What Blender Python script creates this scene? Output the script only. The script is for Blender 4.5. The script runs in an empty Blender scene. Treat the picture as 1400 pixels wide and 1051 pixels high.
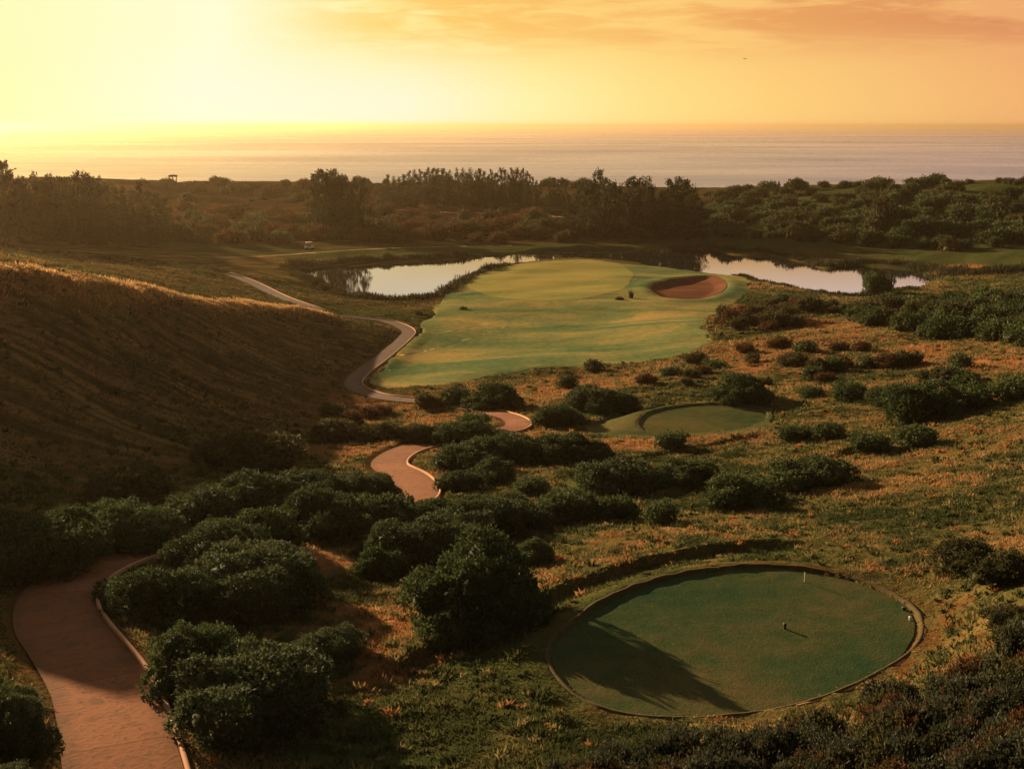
import bpy, math, random
import numpy as np
from mathutils import Vector, Matrix

random.seed(7)
RNG = np.random.default_rng(11)
SC = bpy.context.scene
COL = SC.collection

# ------------------------------------------------------------------ camera
F = 1690.0                                  # focal length in pixels of the 1400 px wide photograph
PITCH = math.atan((525.5 - 171.0) / F)
CZ = 75.0                                   # camera height over the sea
cp, sp = math.cos(PITCH), math.sin(PITCH)
cam_d = bpy.data.cameras.new("camera")
cam_d.sensor_width = 36.0
cam_d.lens = 36.0 * F / 1400.0
cam_d.clip_start = 0.5
cam_d.clip_end = 250000.0
cam = bpy.data.objects.new("camera", cam_d)
COL.objects.link(cam)
cam.location = (0, 0, CZ)
cam.rotation_euler = (math.radians(90) - PITCH, 0, 0)
SC.camera = cam

SUN_AZ, SUN_EL = math.radians(-39.0), math.radians(11.8)
EXPOSURE = 1.4
HAZE = 0.000098


def ray(px, py):
    cx, cy = (px - 700.0) / F, -(py - 525.5) / F
    return np.array([cx, cp + cy * sp, -sp + cy * cp])


def at_h(px, py, H):
    d = ray(px, py)
    t = -H / d[2]
    return np.array([d[0] * t, d[1] * t, CZ - H])


# ------------------------------------------------------------------ noise
def _hash(ix, iy, seed):
    n = (ix.astype(np.int64) * 374761393 + iy.astype(np.int64) * 668265263 + seed * 974711) & 0x7fffffff
    n = ((n ^ (n >> 13)) * 1274126177) & 0x7fffffff
    return ((n ^ (n >> 16)) & 0xffff) / 65535.0


def vnoise(x, y, seed=0):
    x = np.asarray(x, float); y = np.asarray(y, float)
    ix, iy = np.floor(x), np.floor(y)
    fx, fy = x - ix, y - iy
    fx = fx * fx * fx * (fx * (fx * 6 - 15) + 10); fy = fy * fy * fy * (fy * (fy * 6 - 15) + 10)
    a = _hash(ix, iy, seed); b = _hash(ix + 1, iy, seed); c = _hash(ix, iy + 1, seed); d = _hash(ix + 1, iy + 1, seed)
    return (a * (1 - fx) + b * fx) * (1 - fy) + (c * (1 - fx) + d * fx) * fy - 0.5


def fbm(x, y, seed=0, octv=4):
    s = 0; a = 1.0
    for k in range(octv):
        s = s + a * vnoise(x * 2 ** k + 17.3 * k, y * 2 ** k - 9.1 * k, seed + k); a *= 0.5
    return s


def sstep(a, b, x):
    t = np.clip((x - a) / (b - a), 0, 1)
    return t * t * (3 - 2 * t)


# ------------------------------------------------------------------ terrain: interpolated from surveyed points, unseen left ground shaped for the sun
CTRL_PX = [
 (150,1045,15.6),(130,930,15.9),(60,830,16.3),(180,760,17.1),(300,725,18.1),(420,705,19.1),(540,692,20.1),(565,655,21.7),
 (533,633,22.3),(610,600,23.9),(702,584,25.0),(690,570,25.8),(600,550,27.5),(485,528,29.2),(492,510,29.7),(553,462,30.3),(520,439,30.3),
 (350,388,28.3),(310,374,27.4),
 (0,378,11.0),(75,388,12.6),(150,398,14.7),(250,411,18.8),(350,423,23.6),(450,433,27.8),
 (0,338,24),(180,350,27.5),(300,355,29.8),(100,365,20.5),(230,372,24.5),
 (400,390,31.2),(480,420,31.2),(600,428,30.7),(560,440,30.5),
 (760,362,31.4),(700,370,31.3),(850,368,31.3),(760,395,30.9),(760,430,30.7),(640,400,31.1),(640,440,30.5),(560,520,29.8),
 (760,485,29.7),(900,485,28.3),(980,450,28.0),(1010,395,30.6),(940,395,30.25),(900,425,29.9),(1120,410,31.5),(1040,392,31.4),(1200,411,31.4),
 (650,510,29.1),(760,530,28.0),(700,560,26.5),(900,540,25.6),(900,518,26.9),(1020,500,26.5),
 (960,573,24.3),(850,600,23.9),(700,600,24.3),(1060,560,24.0),
 (840,670,21.0),(690,660,21.6),(1010,695,19.4),(1110,668,19.5),(1250,690,18.0),(1380,700,16.5),(1250,620,20.0),(1380,600,18.8),(1250,575,21.3),(1380,540,20.5),
 (1200,500,24.0),(1390,490,22.0),(1150,460,26.0),(1300,450,24.0),(1390,420,24.0),(1250,418,29.0),(1100,428,29.9),(1390,380,28.3),
 (1000,780,16.2),(1000,880,16.0),(780,890,16.0),(900,960,16.0),(1240,860,15.8),(1320,800,14.9),(1390,880,13.6),(1390,760,15.2),(1200,960,15.3),
 (1000,1020,15.2),(750,1040,15.6),(1390,1000,13.0),(560,1000,16.1),(560,870,17.2),(650,850,17.0),(400,1000,16.2),(480,880,17.0),(400,800,17.8),
 (560,780,18.6),(700,740,19.0),(850,740,18.2),(1080,740,17.2),
 (0,930,14.4),(0,760,16.2),(0,690,17.9),(100,680,18.8),(200,655,20.3),(300,650,20.8),(400,605,23.8),(480,560,27),(480,600,24.4),
 (0,600,17.0),(0,500,14.3),(100,500,16.5),(250,500,20.6),(400,500,26.0),(200,580,20.2),(350,560,24.2),(450,470,28.3),
 (400,345,31.4),(560,338,31.4),(700,335,31.3),(900,335,31.3),(1100,345,31.5),(1250,365,31.4),(1390,350,29.0),
 (500,300,30.3),(300,300,29.5),(700,300,30.0),(900,300,28.5),(1100,300,27.0),(1300,300,25.5),(1390,300,25.0),
 (500,270,27.5),(300,270,27.3),(100,290,27.5),(700,270,27.3),(900,268,26.3),(1100,270,24.0),(1300,270,22.0),
 (300,250,25.0),(100,252,25.2),(600,251,25.2),(800,253,25.6),(960,257,25.2),(1100,254,23.3),(1250,255,21.4),(1340,248,19.8),(1400,249,19.8),(0,252,24.3),(450,250,25.0),
 (-250,400,8.0),(-350,700,13.0),(-300,330,20.0),(-300,260,24.0),(1650,800,11.0),(1650,500,17.0),(1650,300,22.5),(1650,252,19.5),(1650,1000,11.0),
]
CTRL = [at_h(*c) for c in CTRL_PX]
for az in (-34, -20, -8, 4, 15, 26, 38):
    for dd, H in ((600, 34), (690, 62), (820, 84)):
        CTRL.append(np.array([dd * math.sin(math.radians(az)), dd * math.cos(math.radians(az)), CZ - H]))
for (x, y, H) in ((0, 8, 14.2), (-12, 8, 14.0), (12, 8, 13.6), (-30, 5, 12.5), (30, 5, 11.5), (0, -20, 12.0), (-30, -20, 11.0), (30, -20, 10.0), (-33, 58, 18.0), (-43, 70, 16.5), (-45, 40, 13.5), (45, 40, 11.0)):  # unseen ground at far left shaped low so sunlight reaches the near path
    CTRL.append(np.array([x, y, CZ - H]))
CTRL = np.array(CTRL)


def warp(x, y):
    yy = np.maximum(y, -28.0) + 36.0
    return np.stack([1.6 * x / yy, 1.25 * np.log(yy)], -1)


RC = 0.05
_q = warp(CTRL[:, 0], CTRL[:, 1])
_D = np.sqrt(((_q[:, None] - _q[None]) ** 2).sum(-1) + RC * RC)
_n = len(CTRL)
_A = np.zeros((_n + 3, _n + 3)); _A[:_n, :_n] = _D - np.eye(_n) * 0.004
_P = np.concatenate([np.ones((_n, 1)), _q], 1)
_A[:_n, _n:] = _P; _A[_n:, :_n] = _P.T
_w = np.linalg.solve(_A, np.concatenate([CTRL[:, 2], np.zeros(3)]))


def base_h(x, y):
    x = np.asarray(x, float); y = np.asarray(y, float)
    sh = x.shape
    q = warp(x.ravel(), y.ravel())
    out = np.empty(len(q))
    for i in range(0, len(q), 20000):
        c = q[i:i + 20000]
        d = np.sqrt(((c[:, None] - _q[None]) ** 2).sum(-1) + RC * RC)
        out[i:i + 20000] = d @ _w[:_n] + _w[_n] + c @ _w[_n + 1:]
    return out.reshape(sh)


CREST0 = None


def natural_h(x, y):
    r = np.sqrt(x * x + y * y)
    near = np.clip(r / 120.0, 0.25, 1.6)
    b = base_h(x, y)
    if CREST0 is not None:
        d = poly_dist(x, y, CREST0)[0]
        near = near * (1 - .85 * np.exp(-(d / 14.0) ** 2))
        b = b + .35 * np.exp(-(d / 2.2) ** 2)  # low berm added along the crest so that it catches the sun
    return b + 0.55 * near * fbm(x / 14.0, y / 14.0, 3, 3) + 0.16 * fbm(x / 2.3, y / 2.3, 9, 2) * sstep(700, 100, r)


def hit(px, py, hf=natural_h, tmin=12.0, tmax=760.0):
    d = ray(px, py)
    t = np.exp(np.linspace(math.log(tmin), math.log(tmax), 1800))
    z = CZ + d[2] * t - hf(d[0] * t, d[1] * t)
    k = np.argmax(z < 0)
    if z[k] >= 0:
        k = len(t) - 1
        return np.array([d[0] * t[k], d[1] * t[k], float(hf(np.array([d[0] * t[k]]), np.array([d[1] * t[k]]))[0])])
    k = max(k, 1)
    a = z[k - 1] / (z[k - 1] - z[k] + 1e-9)
    tt = t[k - 1] + a * (t[k] - t[k - 1])
    return np.array([d[0] * tt, d[1] * tt, CZ + d[2] * tt])


def catmull(P, n=10, closed=False):
    P = np.asarray(P, float); N = len(P); out = []
    for i in range(N if closed else N - 1):
        g = (lambda k: P[k % N]) if closed else (lambda k: P[min(max(k, 0), N - 1)])
        p0, p1, p2, p3 = g(i - 1), g(i), g(i + 1), g(i + 2)
        for t in np.linspace(0, 1, n, endpoint=False):
            out.append(0.5 * (2 * p1 + (p2 - p0) * t + (2 * p0 - 5 * p1 + 4 * p2 - p3) * t * t + (3 * p1 - p0 - 3 * p2 + p3) * t ** 3))
    if not closed:
        out.append(P[-1])
    return np.array(out)


def resample(P, step):
    s = np.concatenate([[0], np.cumsum(np.linalg.norm(np.diff(P[:, :2], axis=0), axis=1))])
    n = max(4, int(s[-1] / step))
    u = np.linspace(0, s[-1], n)
    return np.stack([np.interp(u, s, P[:, k]) for k in range(P.shape[1])], 1)


def smooth(v, k):
    ker = np.ones(k) / k
    pad = np.concatenate([np.repeat(v[:1], k // 2, 0), v, np.repeat(v[-1:], k - 1 - k // 2, 0)])
    return np.convolve(pad, ker, 'valid')


def poly_dist(x, y, P, closed=False):
    """distance to polyline, parameter (index) of nearest point, side sign (left of travel > 0)"""
    A = P[:, :2]; B = np.roll(A, -1, 0)
    if not closed:
        A, B = A[:-1], B[:-1]
    best = np.full(x.shape, 1e9); idx = np.zeros(x.shape); side = np.zeros(x.shape)
    for i in range(len(A)):
        ab = B[i] - A[i]; L = ab @ ab + 1e-12
        t = np.clip(((x - A[i, 0]) * ab[0] + (y - A[i, 1]) * ab[1]) / L, 0, 1)
        dx, dy = x - A[i, 0] - t * ab[0], y - A[i, 1] - t * ab[1]
        d = dx * dx + dy * dy
        m = d < best
        best = np.where(m, d, best); idx = np.where(m, i + t, idx)
        side = np.where(m, np.sign(ab[0] * dy - ab[1] * dx), side)
    return np.sqrt(best), idx, side


def inside(x, y, P):
    c = np.zeros(x.shape, bool); n = len(P)
    for i in range(n):
        x0, y0 = P[i, 0], P[i, 1]; x1, y1 = P[(i + 1) % n, 0], P[(i + 1) % n, 1]
        m = ((y0 > y) != (y1 > y)) & (x < (x1 - x0) * (y - y0) / (y1 - y0 + 1e-12) + x0)
        c ^= m
    return c


def sdf(x, y, P, reach=30.0):
    """signed distance, negative inside; only exact near the polygon"""
    out = np.full(x.shape, 1e3)
    lo, hi = P[:, :2].min(0) - reach, P[:, :2].max(0) + reach
    m = (x > lo[0]) & (x < hi[0]) & (y > lo[1]) & (y < hi[1])
    if m.any():
        xs, ys = x[m], y[m]
        d, _, _ = poly_dist(xs, ys, P, True)
        out[m] = np.where(inside(xs, ys, P), -d, d)
    return out


# ------------------------------------------------------------------ plan of the course (outlines on the ground)
Z_POND = CZ - 32.0
POND_PX = [(397,372),(415,368),(450,366),(520,362),(600,357),(680,349),(760,343),(850,342),(930,342),(975,342),(1010,350),(1060,352),(1100,361),(1130,370),(1160,363),
           (1190,366),(1230,369),(1262,373),(1272,382),(1262,396),(1210,400),(1160,405),(1120,400),(1080,393),(1040,385),(1010,379),(960,374),(900,366),(840,356),(760,356),(705,362),(655,374),(625,388),
           (600,404),(540,410),(490,406),(455,396),(430,386)]
POND = catmull([at_h(a, b, 32.0)[:2] for a, b in POND_PX], 4, True)
Z_TEE1 = CZ - 16.0
TEE1_PX = [(755,900),(775,865),(830,825),(900,797),(980,782),(1060,778),(1140,789),(1200,808),(1240,832),(1254,860),(1240,890),(1195,920),(1130,950),(1060,969),(980,980),(900,981),(830,970),(782,943)]
TEE1 = catmull([at_h(a, b, 16.0)[:2] for a, b in TEE1_PX], 6, True)
Z_TEE2 = CZ - 24.3
TEE2_PX = [(876,578),(890,566),(930,557),(980,554),(1030,558),(1048,568),(1036,580),(1000,588),(950,594),(900,594),(880,588)]
TEE2 = catmull([at_h(a, b, 24.3)[:2] for a, b in TEE2_PX], 6, True)

PATH_PX = [(176,1085),(160,1000),(135,930),(92,870),(72,825),(105,785),(200,748),(330,722),(450,705),(540,693),(572,674),(560,652),(530,635),(555,615),(610,601),(665,592),
           (706,584),(704,573),(670,563),(600,550),(525,543),(485,529),(490,512),(525,486),(553,462),(556,450),(520,438),(450,427),(400,412),(350,389),(306,373)]


def lane(pxs, step, hf=base_h, ksm=9):
    P = np.array([hit(a, b, hf) for a, b in pxs])
    P = resample(catmull(P[:, :2], 12), step)
    z = smooth(hf(P[:, 0], P[:, 1]), ksm)
    return np.concatenate([P, z[:, None]], 1)


PATH = lane(PATH_PX, 0.8)
# the crest of the left hill: where the slope facing the course turns over
_c = []
for _p3 in ((-120, 366, 9.6), (-60, 370, 10.0), (0, 378, 11.0), (75, 388, 12.6)):
    _c.append(at_h(*_p3)[:2])
for _px, _py in [(160,397),(200,402),(250,409),(340,420),(400,426),(440,430)]:
    _d = ray(_px, _py); _u = _d[:2] / np.linalg.norm(_d[:2])
    _r = np.linspace(100, 185, 500)
    _hh = base_h(_u[0] * _r, _u[1] * _r)
    _a = (_hh - CZ) / _r
    _k = int(np.argmax((_a[1:-1] > _a[:-2]) & (_a[1:-1] >= _a[2:])))
    _c.append(_u * (_r[_k + 1] - .6 if _k > 0 else np.linalg.norm(hit(_px, _py, base_h)[:2])))
CREST = resample(catmull(np.array(_c), 12), 2.0)
CREST0 = CREST[::3].copy()
CREST = np.concatenate([CREST, (smooth(base_h(CREST[:, 0], CREST[:, 1]), 5) + .6)[:, None]], 1)
TRACK = lane([(520,284),(560,288),(620,291),(700,293),(770,297),(830,303)], 5.0)
RIDGE = lane([(-40,333),(40,338),(120,344),(200,349),(300,353),(380,350),(470,343),(580,338),(700,336)], 4.0)
LANES = [(PATH, 1.5, 0.14), (TRACK, 1.1, 0.6), (RIDGE, 0.5, 0.5)]

# terraces cut into the slope: (pixel line, height of the step, reach of the raised ground behind)
TERR = [([(470,948),(560,905),(660,862),(760,815),(840,783),(920,762),(1010,749),(1090,745),(1150,752)], 0.32, 7.0),
        ([(800,585),(850,565),(905,553),(965,549)], 0.26, 5.0),
        ([(845,634),(910,622),(990,608),(1060,592)], 0.26, 6.0),
        ([(1118,632),(1160,617),(1210,606)], 0.25, 5.0),
        ([(880,688),(930,672),(1000,655)], 0.22, 4.0),
        ([(735,664),(790,651),(830,646)], 0.22, 4.0),
        ([(1270,590),(1330,578),(1390,572)], 0.22, 4.0)]
TERR = [(np.array([hit(a, b, base_h) for a, b in pts])[:, :2], hh, L) for pts, hh, L in TERR]
TERR = [(resample(catmull(p, 8), 1.0), hh, L) for p, hh, L in TERR]

FAIR_PX = [(505,529),(525,505),(552,478),(570,455),(575,440),(590,428),(606,408),(618,390),(660,372),(720,360),(790,357),(860,362),(940,366),(1000,371),(1024,385),(1020,405),(985,425),(962,442),
           (972,462),(955,478),(900,490),(830,498),(740,505),(680,512),(620,524),(560,531)]
FAIR = catmull([hit(a, b, base_h)[:2] for a, b in FAIR_PX], 5, True)
GREEN_PX = [(642,382),(690,366),(760,360),(835,362),(866,374),(856,394),(820,408),(750,414),(680,408),(645,396)]
GREEN = catmull([hit(a, b, base_h)[:2] for a, b in GREEN_PX], 5, True)
BUNK_PX = [(886,394),(905,385),(945,379),(980,380),(994,389),(986,402),(955,410),(915,409),(893,403)]
BUNK = catmull([hit(a, b, base_h)[:2] for a, b in BUNK_PX], 5, True)
BUNK2_PX = [(868,371),(905,368),(960,371),(985,376),(950,377),(900,375)]
BUNK2 = catmull([hit(a, b, base_h)[:2] for a, b in BUNK2_PX], 5, True)
APRON_PX = [(800,583),(850,566),(905,555),(980,551),(1045,556),(1062,566),(1050,582),(1005,596),(930,602),(850,600),(812,596)]
APRON = catmull([hit(a, b, base_h)[:2] for a, b in APRON_PX], 5, True)
TEE3_PX = [(772,664),(800,655),(850,652),(872,658),(850,668),(800,672)]
TEE3 = catmull([hit(a, b, base_h)[:2] for a, b in TEE3_PX], 5, True)


def lawn_h(x, y):
    """ground with every earthwork, before it is lowered under the laid sheets"""
    h = natural_h(x, y)
    sf = sdf(x, y, FAIR, 40)
    wf = sstep(4, -4, sf)
    hs = base_h(x, y) + 0.5 * fbm(x / 17.0, y / 15.0, 21, 2) + 0.5 * vnoise(x / 33.0, y / 22.0, 5)
    h = h * (1 - wf) + hs * wf
    sg = sdf(x, y, GREEN, 40)
    h = h + 0.30 * sstep(11, -4, sg)
    for B, dep in ((BUNK, 0.8),):
        sb = sdf(x, y, B, 20)
        h = h - dep * sstep(0.6, -3.0, sb) + 0.20 * np.exp(-((sb - 1.4) / 1.6) ** 2)
    # pond basin
    s = sdf(x, y, POND, 60)
    s = s + 1.3 * fbm(x / 5.0, y / 5.0, 40, 2) * sstep(40, 5, np.abs(s))
    shore = Z_POND + 0.12 + 0.10 * np.maximum(s, 0)
    h = np.where(s < 0, np.minimum(h, Z_POND + 0.12 + 0.25 * np.maximum(s, -8)), np.where(s < 30, np.maximum(np.minimum(h, shore + 0.35 * np.maximum(s, 0)), shore * sstep(14, 3, s) + h * (1 - sstep(14, 3, s))), h))
    # terraces
    for P, hh, L in TERR:
        d, i, sd = poly_dist(x, y, P)
        n = len(P) - 1
        end = sstep(0, 3, i) * sstep(n, n - 3, i)
        sgn = d * sd
        h = h + hh * end * sstep(-0.12, 0.12, sgn) * np.exp(-np.maximum(sgn, 0) / L) - 0.35 * hh * end * sstep(0.12, -0.12, sgn) * np.exp(-np.maximum(-sgn, 0) / (0.5 * L))
    # levelled tees
    for T, z, rim, reach in ((TEE1, Z_TEE1, 0.13, 2.6), (TEE2, Z_TEE2, 0.16, 4.0)):
        s = sdf(x, y, T, 15)
        w = sstep(reach, 0.1, s)
        h = h * (1 - w) + (z + rim + 0.05 * vnoise(x / .7, y / .7, 77)) * w
        h = np.where(s < 0.12, z, h)
    # lanes
    for P, hw, _ in LANES:
        lo, hi = P[:, :2].min(0) - 6, P[:, :2].max(0) + 6
        m = (x > lo[0]) & (x < hi[0]) & (y > lo[1]) & (y < hi[1])
        if m.any():
            d, i, _s = poly_dist(x[m], y[m], P)
            zz = np.interp(i, np.arange(len(P)), P[:, 2])
            w = sstep(hw + (2.2 if hw > 1.4 else 1.5), hw + 0.15, d)
            h[m] = h[m] * (1 - w) + zz * w
    return h


def ground_h(x, y):
    h = lawn_h(x, y)
    for P, dep in ((FAIR, 0.30), (APRON, 0.12), (TEE3, 0.12), (TEE1, 0.14), (TEE2, 0.14)):
        s = sdf(x, y, P, 3)
        h = h - dep * sstep(0.05, -0.7, s)
    for P, hw, dep in LANES:
        lo, hi = P[:, :2].min(0) - 4, P[:, :2].max(0) + 4
        m = (x > lo[0]) & (x < hi[0]) & (y > lo[1]) & (y < hi[1])
        if m.any():
            d, _, _ = poly_dist(x[m], y[m], P)
            h[m] = h[m] - dep * sstep(hw + 0.12, hw - 0.35, d)
    return h


def GZ(x, y):
    return float(ground_h(np.array([float(x)]), np.array([float(y)]))[0])


# ------------------------------------------------------------------ node helpers
class NT:
    def __init__(self, tree):
        self.t = tree; self.N = tree.nodes; self.L = tree.links

    def new(self, typ, **kw):
        n = self.N.new(typ)
        for k, v in kw.items():
            setattr(n, k, v)
        return n

    def put(self, sock, v):
        if isinstance(v, bpy.types.NodeSocket):
            self.L.new(v, sock)
        elif v is not None:
            if hasattr(sock.default_value, '__len__') and not hasattr(v, '__len__'):
                v = (v, v, v, 1)[:len(sock.default_value)]
            if hasattr(v, '__len__') and len(v) == 3 and len(sock.default_value) == 4:
                v = (*v, 1)
            sock.default_value = v

    def math(self, op, a, b=None, c=None, clamp=False):
        n = self.new('ShaderNodeMath', operation=op, use_clamp=clamp)
        self.put(n.inputs[0], a)
        if b is not None: self.put(n.inputs[1], b)
        if c is not None: self.put(n.inputs[2], c)
        return n.outputs[0]

    def mr(self, v, a, b, c=0.0, d=1.0, smooth=False):
        n = self.new('ShaderNodeMapRange', interpolation_type='SMOOTHSTEP' if smooth else 'LINEAR')
        for i, k in enumerate((v, a, b, c, d)):
            self.put(n.inputs[i], k)
        return n.outputs[0]

    def mix(self, f, a, b, mode='MIX'):
        n = self.new('ShaderNodeMix', data_type='RGBA', blend_type=mode)
        self.put(n.inputs[0], f); self.put(n.inputs[6], a); self.put(n.inputs[7], b)
        return n.outputs[2]

    def noise(self, vec, scale, detail=3.0, rough=0.55, dist=0.0):
        n = self.new('ShaderNodeTexNoise')
        if vec is not None: self.put(n.inputs['Vector'], vec)
        n.inputs['Scale'].default_value = scale; n.inputs['Detail'].default_value = detail
        n.inputs['Roughness'].default_value = rough; n.inputs['Distortion'].default_value = dist
        return n.outputs['Fac']

    def mapping(self, vec, scale=(1, 1, 1), rot=(0, 0, 0), loc=(0, 0, 0)):
        n = self.new('ShaderNodeMapping')
        self.put(n.inputs[0], vec)
        n.inputs['Scale'].default_value = scale; n.inputs['Rotation'].default_value = rot; n.inputs['Location'].default_value = loc
        return n.outputs[0]

    def ramp(self, v, stops, interp='LINEAR'):
        n = self.new('ShaderNodeValToRGB')
        self.put(n.inputs[0], v)
        e = n.color_ramp.elements; n.color_ramp.interpolation = interp
        while len(e) < len(stops): e.new(0.5)
        for k, (p, c) in enumerate(stops):
            e[k].position = p; e[k].color = (*c, 1) if len(c) == 3 else c
        return n.outputs[0]

    def attr(self, name, out='Fac'):
        return self.new('ShaderNodeAttribute', attribute_name=name).outputs[out]

    def bump(self, h, strength=0.5, dist=0.1):
        n = self.new('ShaderNodeBump')
        n.inputs['Strength'].default_value = strength; n.inputs['Distance'].default_value = dist
        self.put(n.inputs['Height'], h)
        return n.outputs[0]


def material(name):
    m = bpy.data.materials.new(name); m.use_nodes = True
    t = NT(m.node_tree)
    b = m.node_tree.nodes['Principled BSDF']
    b.inputs['Specular IOR Level'].default_value = 0.2
    b.inputs['Roughness'].default_value = 0.85
    return m, t, b


def simple(name, col, rough=0.7, var=0.25, scale=6.0, spec=0.05, metal=0.0):
    m, t, b = material(name)
    co = t.new('ShaderNodeTexCoord').outputs['Object']
    n = t.noise(co, scale, 4)
    c = t.mix(n, tuple(v * (1 - var) for v in col), tuple(min(1, v * (1 + var)) for v in col))
    t.put(b.inputs['Base Color'], c)
    b.inputs['Roughness'].default_value = rough; b.inputs['Specular IOR Level'].default_value = spec; b.inputs['Metallic'].default_value = metal
    return m


# ------------------------------------------------------------------ materials
def ground_material():
    m, t, b = material('heath_ground')
    P = t.new('ShaderNodeNewGeometry').outputs['Position']
    n1 = t.noise(P, 0.09, 5, .6); n2 = t.noise(P, 0.7, 4, .6); n3 = t.noise(P, 5.0, 3, .7)
    heath = t.ramp(t.math('ADD', t.math('MULTIPLY', n1, .55), t.math('MULTIPLY', n2, .45)),
                   [(0.32, (.035, .050, .015)), (.43, (.085, .080, .024)), (.52, (.15, .11, .034)), (.60, (.15, .065, .022)), (.68, (.06, .060, .016))])
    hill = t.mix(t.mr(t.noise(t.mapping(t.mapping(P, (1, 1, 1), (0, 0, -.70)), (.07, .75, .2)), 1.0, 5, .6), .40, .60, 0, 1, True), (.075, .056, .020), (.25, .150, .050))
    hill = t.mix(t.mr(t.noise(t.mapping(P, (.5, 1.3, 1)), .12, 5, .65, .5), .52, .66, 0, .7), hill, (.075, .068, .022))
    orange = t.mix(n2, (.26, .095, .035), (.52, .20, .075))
    green = t.mix(n2, (.035, .06, .018), (.09, .10, .03))
    far = t.ramp(t.math('ADD', t.math('MULTIPLY', t.noise(t.mapping(P, (.35, 1, 1)), .045, 5, .65, .6), .75), t.math('MULTIPLY', n2, .25)), [(.38, (.022, .024, .010)), (.48, (.060, .034, .014)), (.56, (.12, .070, .028)), (.62, (.045, .040, .016))])
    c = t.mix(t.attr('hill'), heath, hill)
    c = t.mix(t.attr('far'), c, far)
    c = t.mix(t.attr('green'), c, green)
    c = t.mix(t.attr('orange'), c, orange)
    c = t.mix(t.attr('soil_bank_shade'), c, t.mix(n3, (.08, .045, .018), (.17, .085, .033)))
    c = t.mix(t.mr(n3, .3, .75), t.mix(1.0, c, (.55, .55, .55), 'MULTIPLY'), c)
    t.put(b.inputs['Base Color'], c)
    b.inputs['Roughness'].default_value = 1.0; b.inputs['Specular IOR Level'].default_value = 0.0
    h = t.math('ADD', t.math('MULTIPLY', n2, .6), t.math('MULTIPLY', n3, .25))
    t.put(b.inputs['Normal'], t.bump(h, .8, .35))
    return m


def lawn_material(name, c0, c1, c2, bump=.25, mow=0.0):
    m, t, b = material(name)
    P = t.new('ShaderNodeNewGeometry').outputs['Position']
    n1 = t.noise(t.mapping(P, (.55, 1.0, 1)), .09, 4, .5, .8); n2 = t.noise(P, 1.1, 4); n3 = t.noise(P, 14.0, 3, .8)
    c = t.ramp(t.math('ADD', t.math('MULTIPLY', n1, .7), t.math('MULTIPLY', n2, .3)), [(.36, c0), (.5, c1), (.64, c2)])
    c = t.mix(t.mr(n3, .35, .65), t.mix(1.0, c, (.60, .60, .55), 'MULTIPLY'), c)
    n4 = t.noise(P, 3.2, 2, .9)
    c = t.mix(t.mr(n4, .66, .74), c, t.mix(.5, c, (.20, .12, .05)))
    t.put(b.inputs['Base Color'], c)
    b.inputs['Roughness'].default_value = .9
    b.inputs['Specular IOR Level'].default_value = 0.0
    t.put(b.inputs['Normal'], t.bump(t.math('ADD', n3, t.math('MULTIPLY', n2, 1.5)), bump, .12))
    return m


def leaf_material(name, cols, trans=.25, rough=.75, spec=.06):
    m, t, b = material(name)
    g = t.new('ShaderNodeNewGeometry'); o = t.new('ShaderNodeObjectInfo')
    r = t.math('ADD', t.math('MULTIPLY', g.outputs['Random Per Island'], .75), t.math('MULTIPLY', o.outputs['Random'], .25))
    c = t.ramp(r, [(k / (len(cols) - 1), cc) for k, cc in enumerate(cols)])
    t.put(b.inputs['Base Color'], c)
    b.inputs['Roughness'].default_value = rough; b.inputs['Specular IOR Level'].default_value = spec
    tr = t.new('ShaderNodeBsdfTranslucent'); t.put(tr.inputs[0], c)
    mx = t.new('ShaderNodeMixShader'); mx.inputs[0].default_value = trans
    t.L.new(b.outputs[0], mx.inputs[1]); t.L.new(tr.outputs[0], mx.inputs[2])
    t.L.new(mx.outputs[0], m.node_tree.nodes['Material Output'].inputs['Surface'])
    return m


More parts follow.
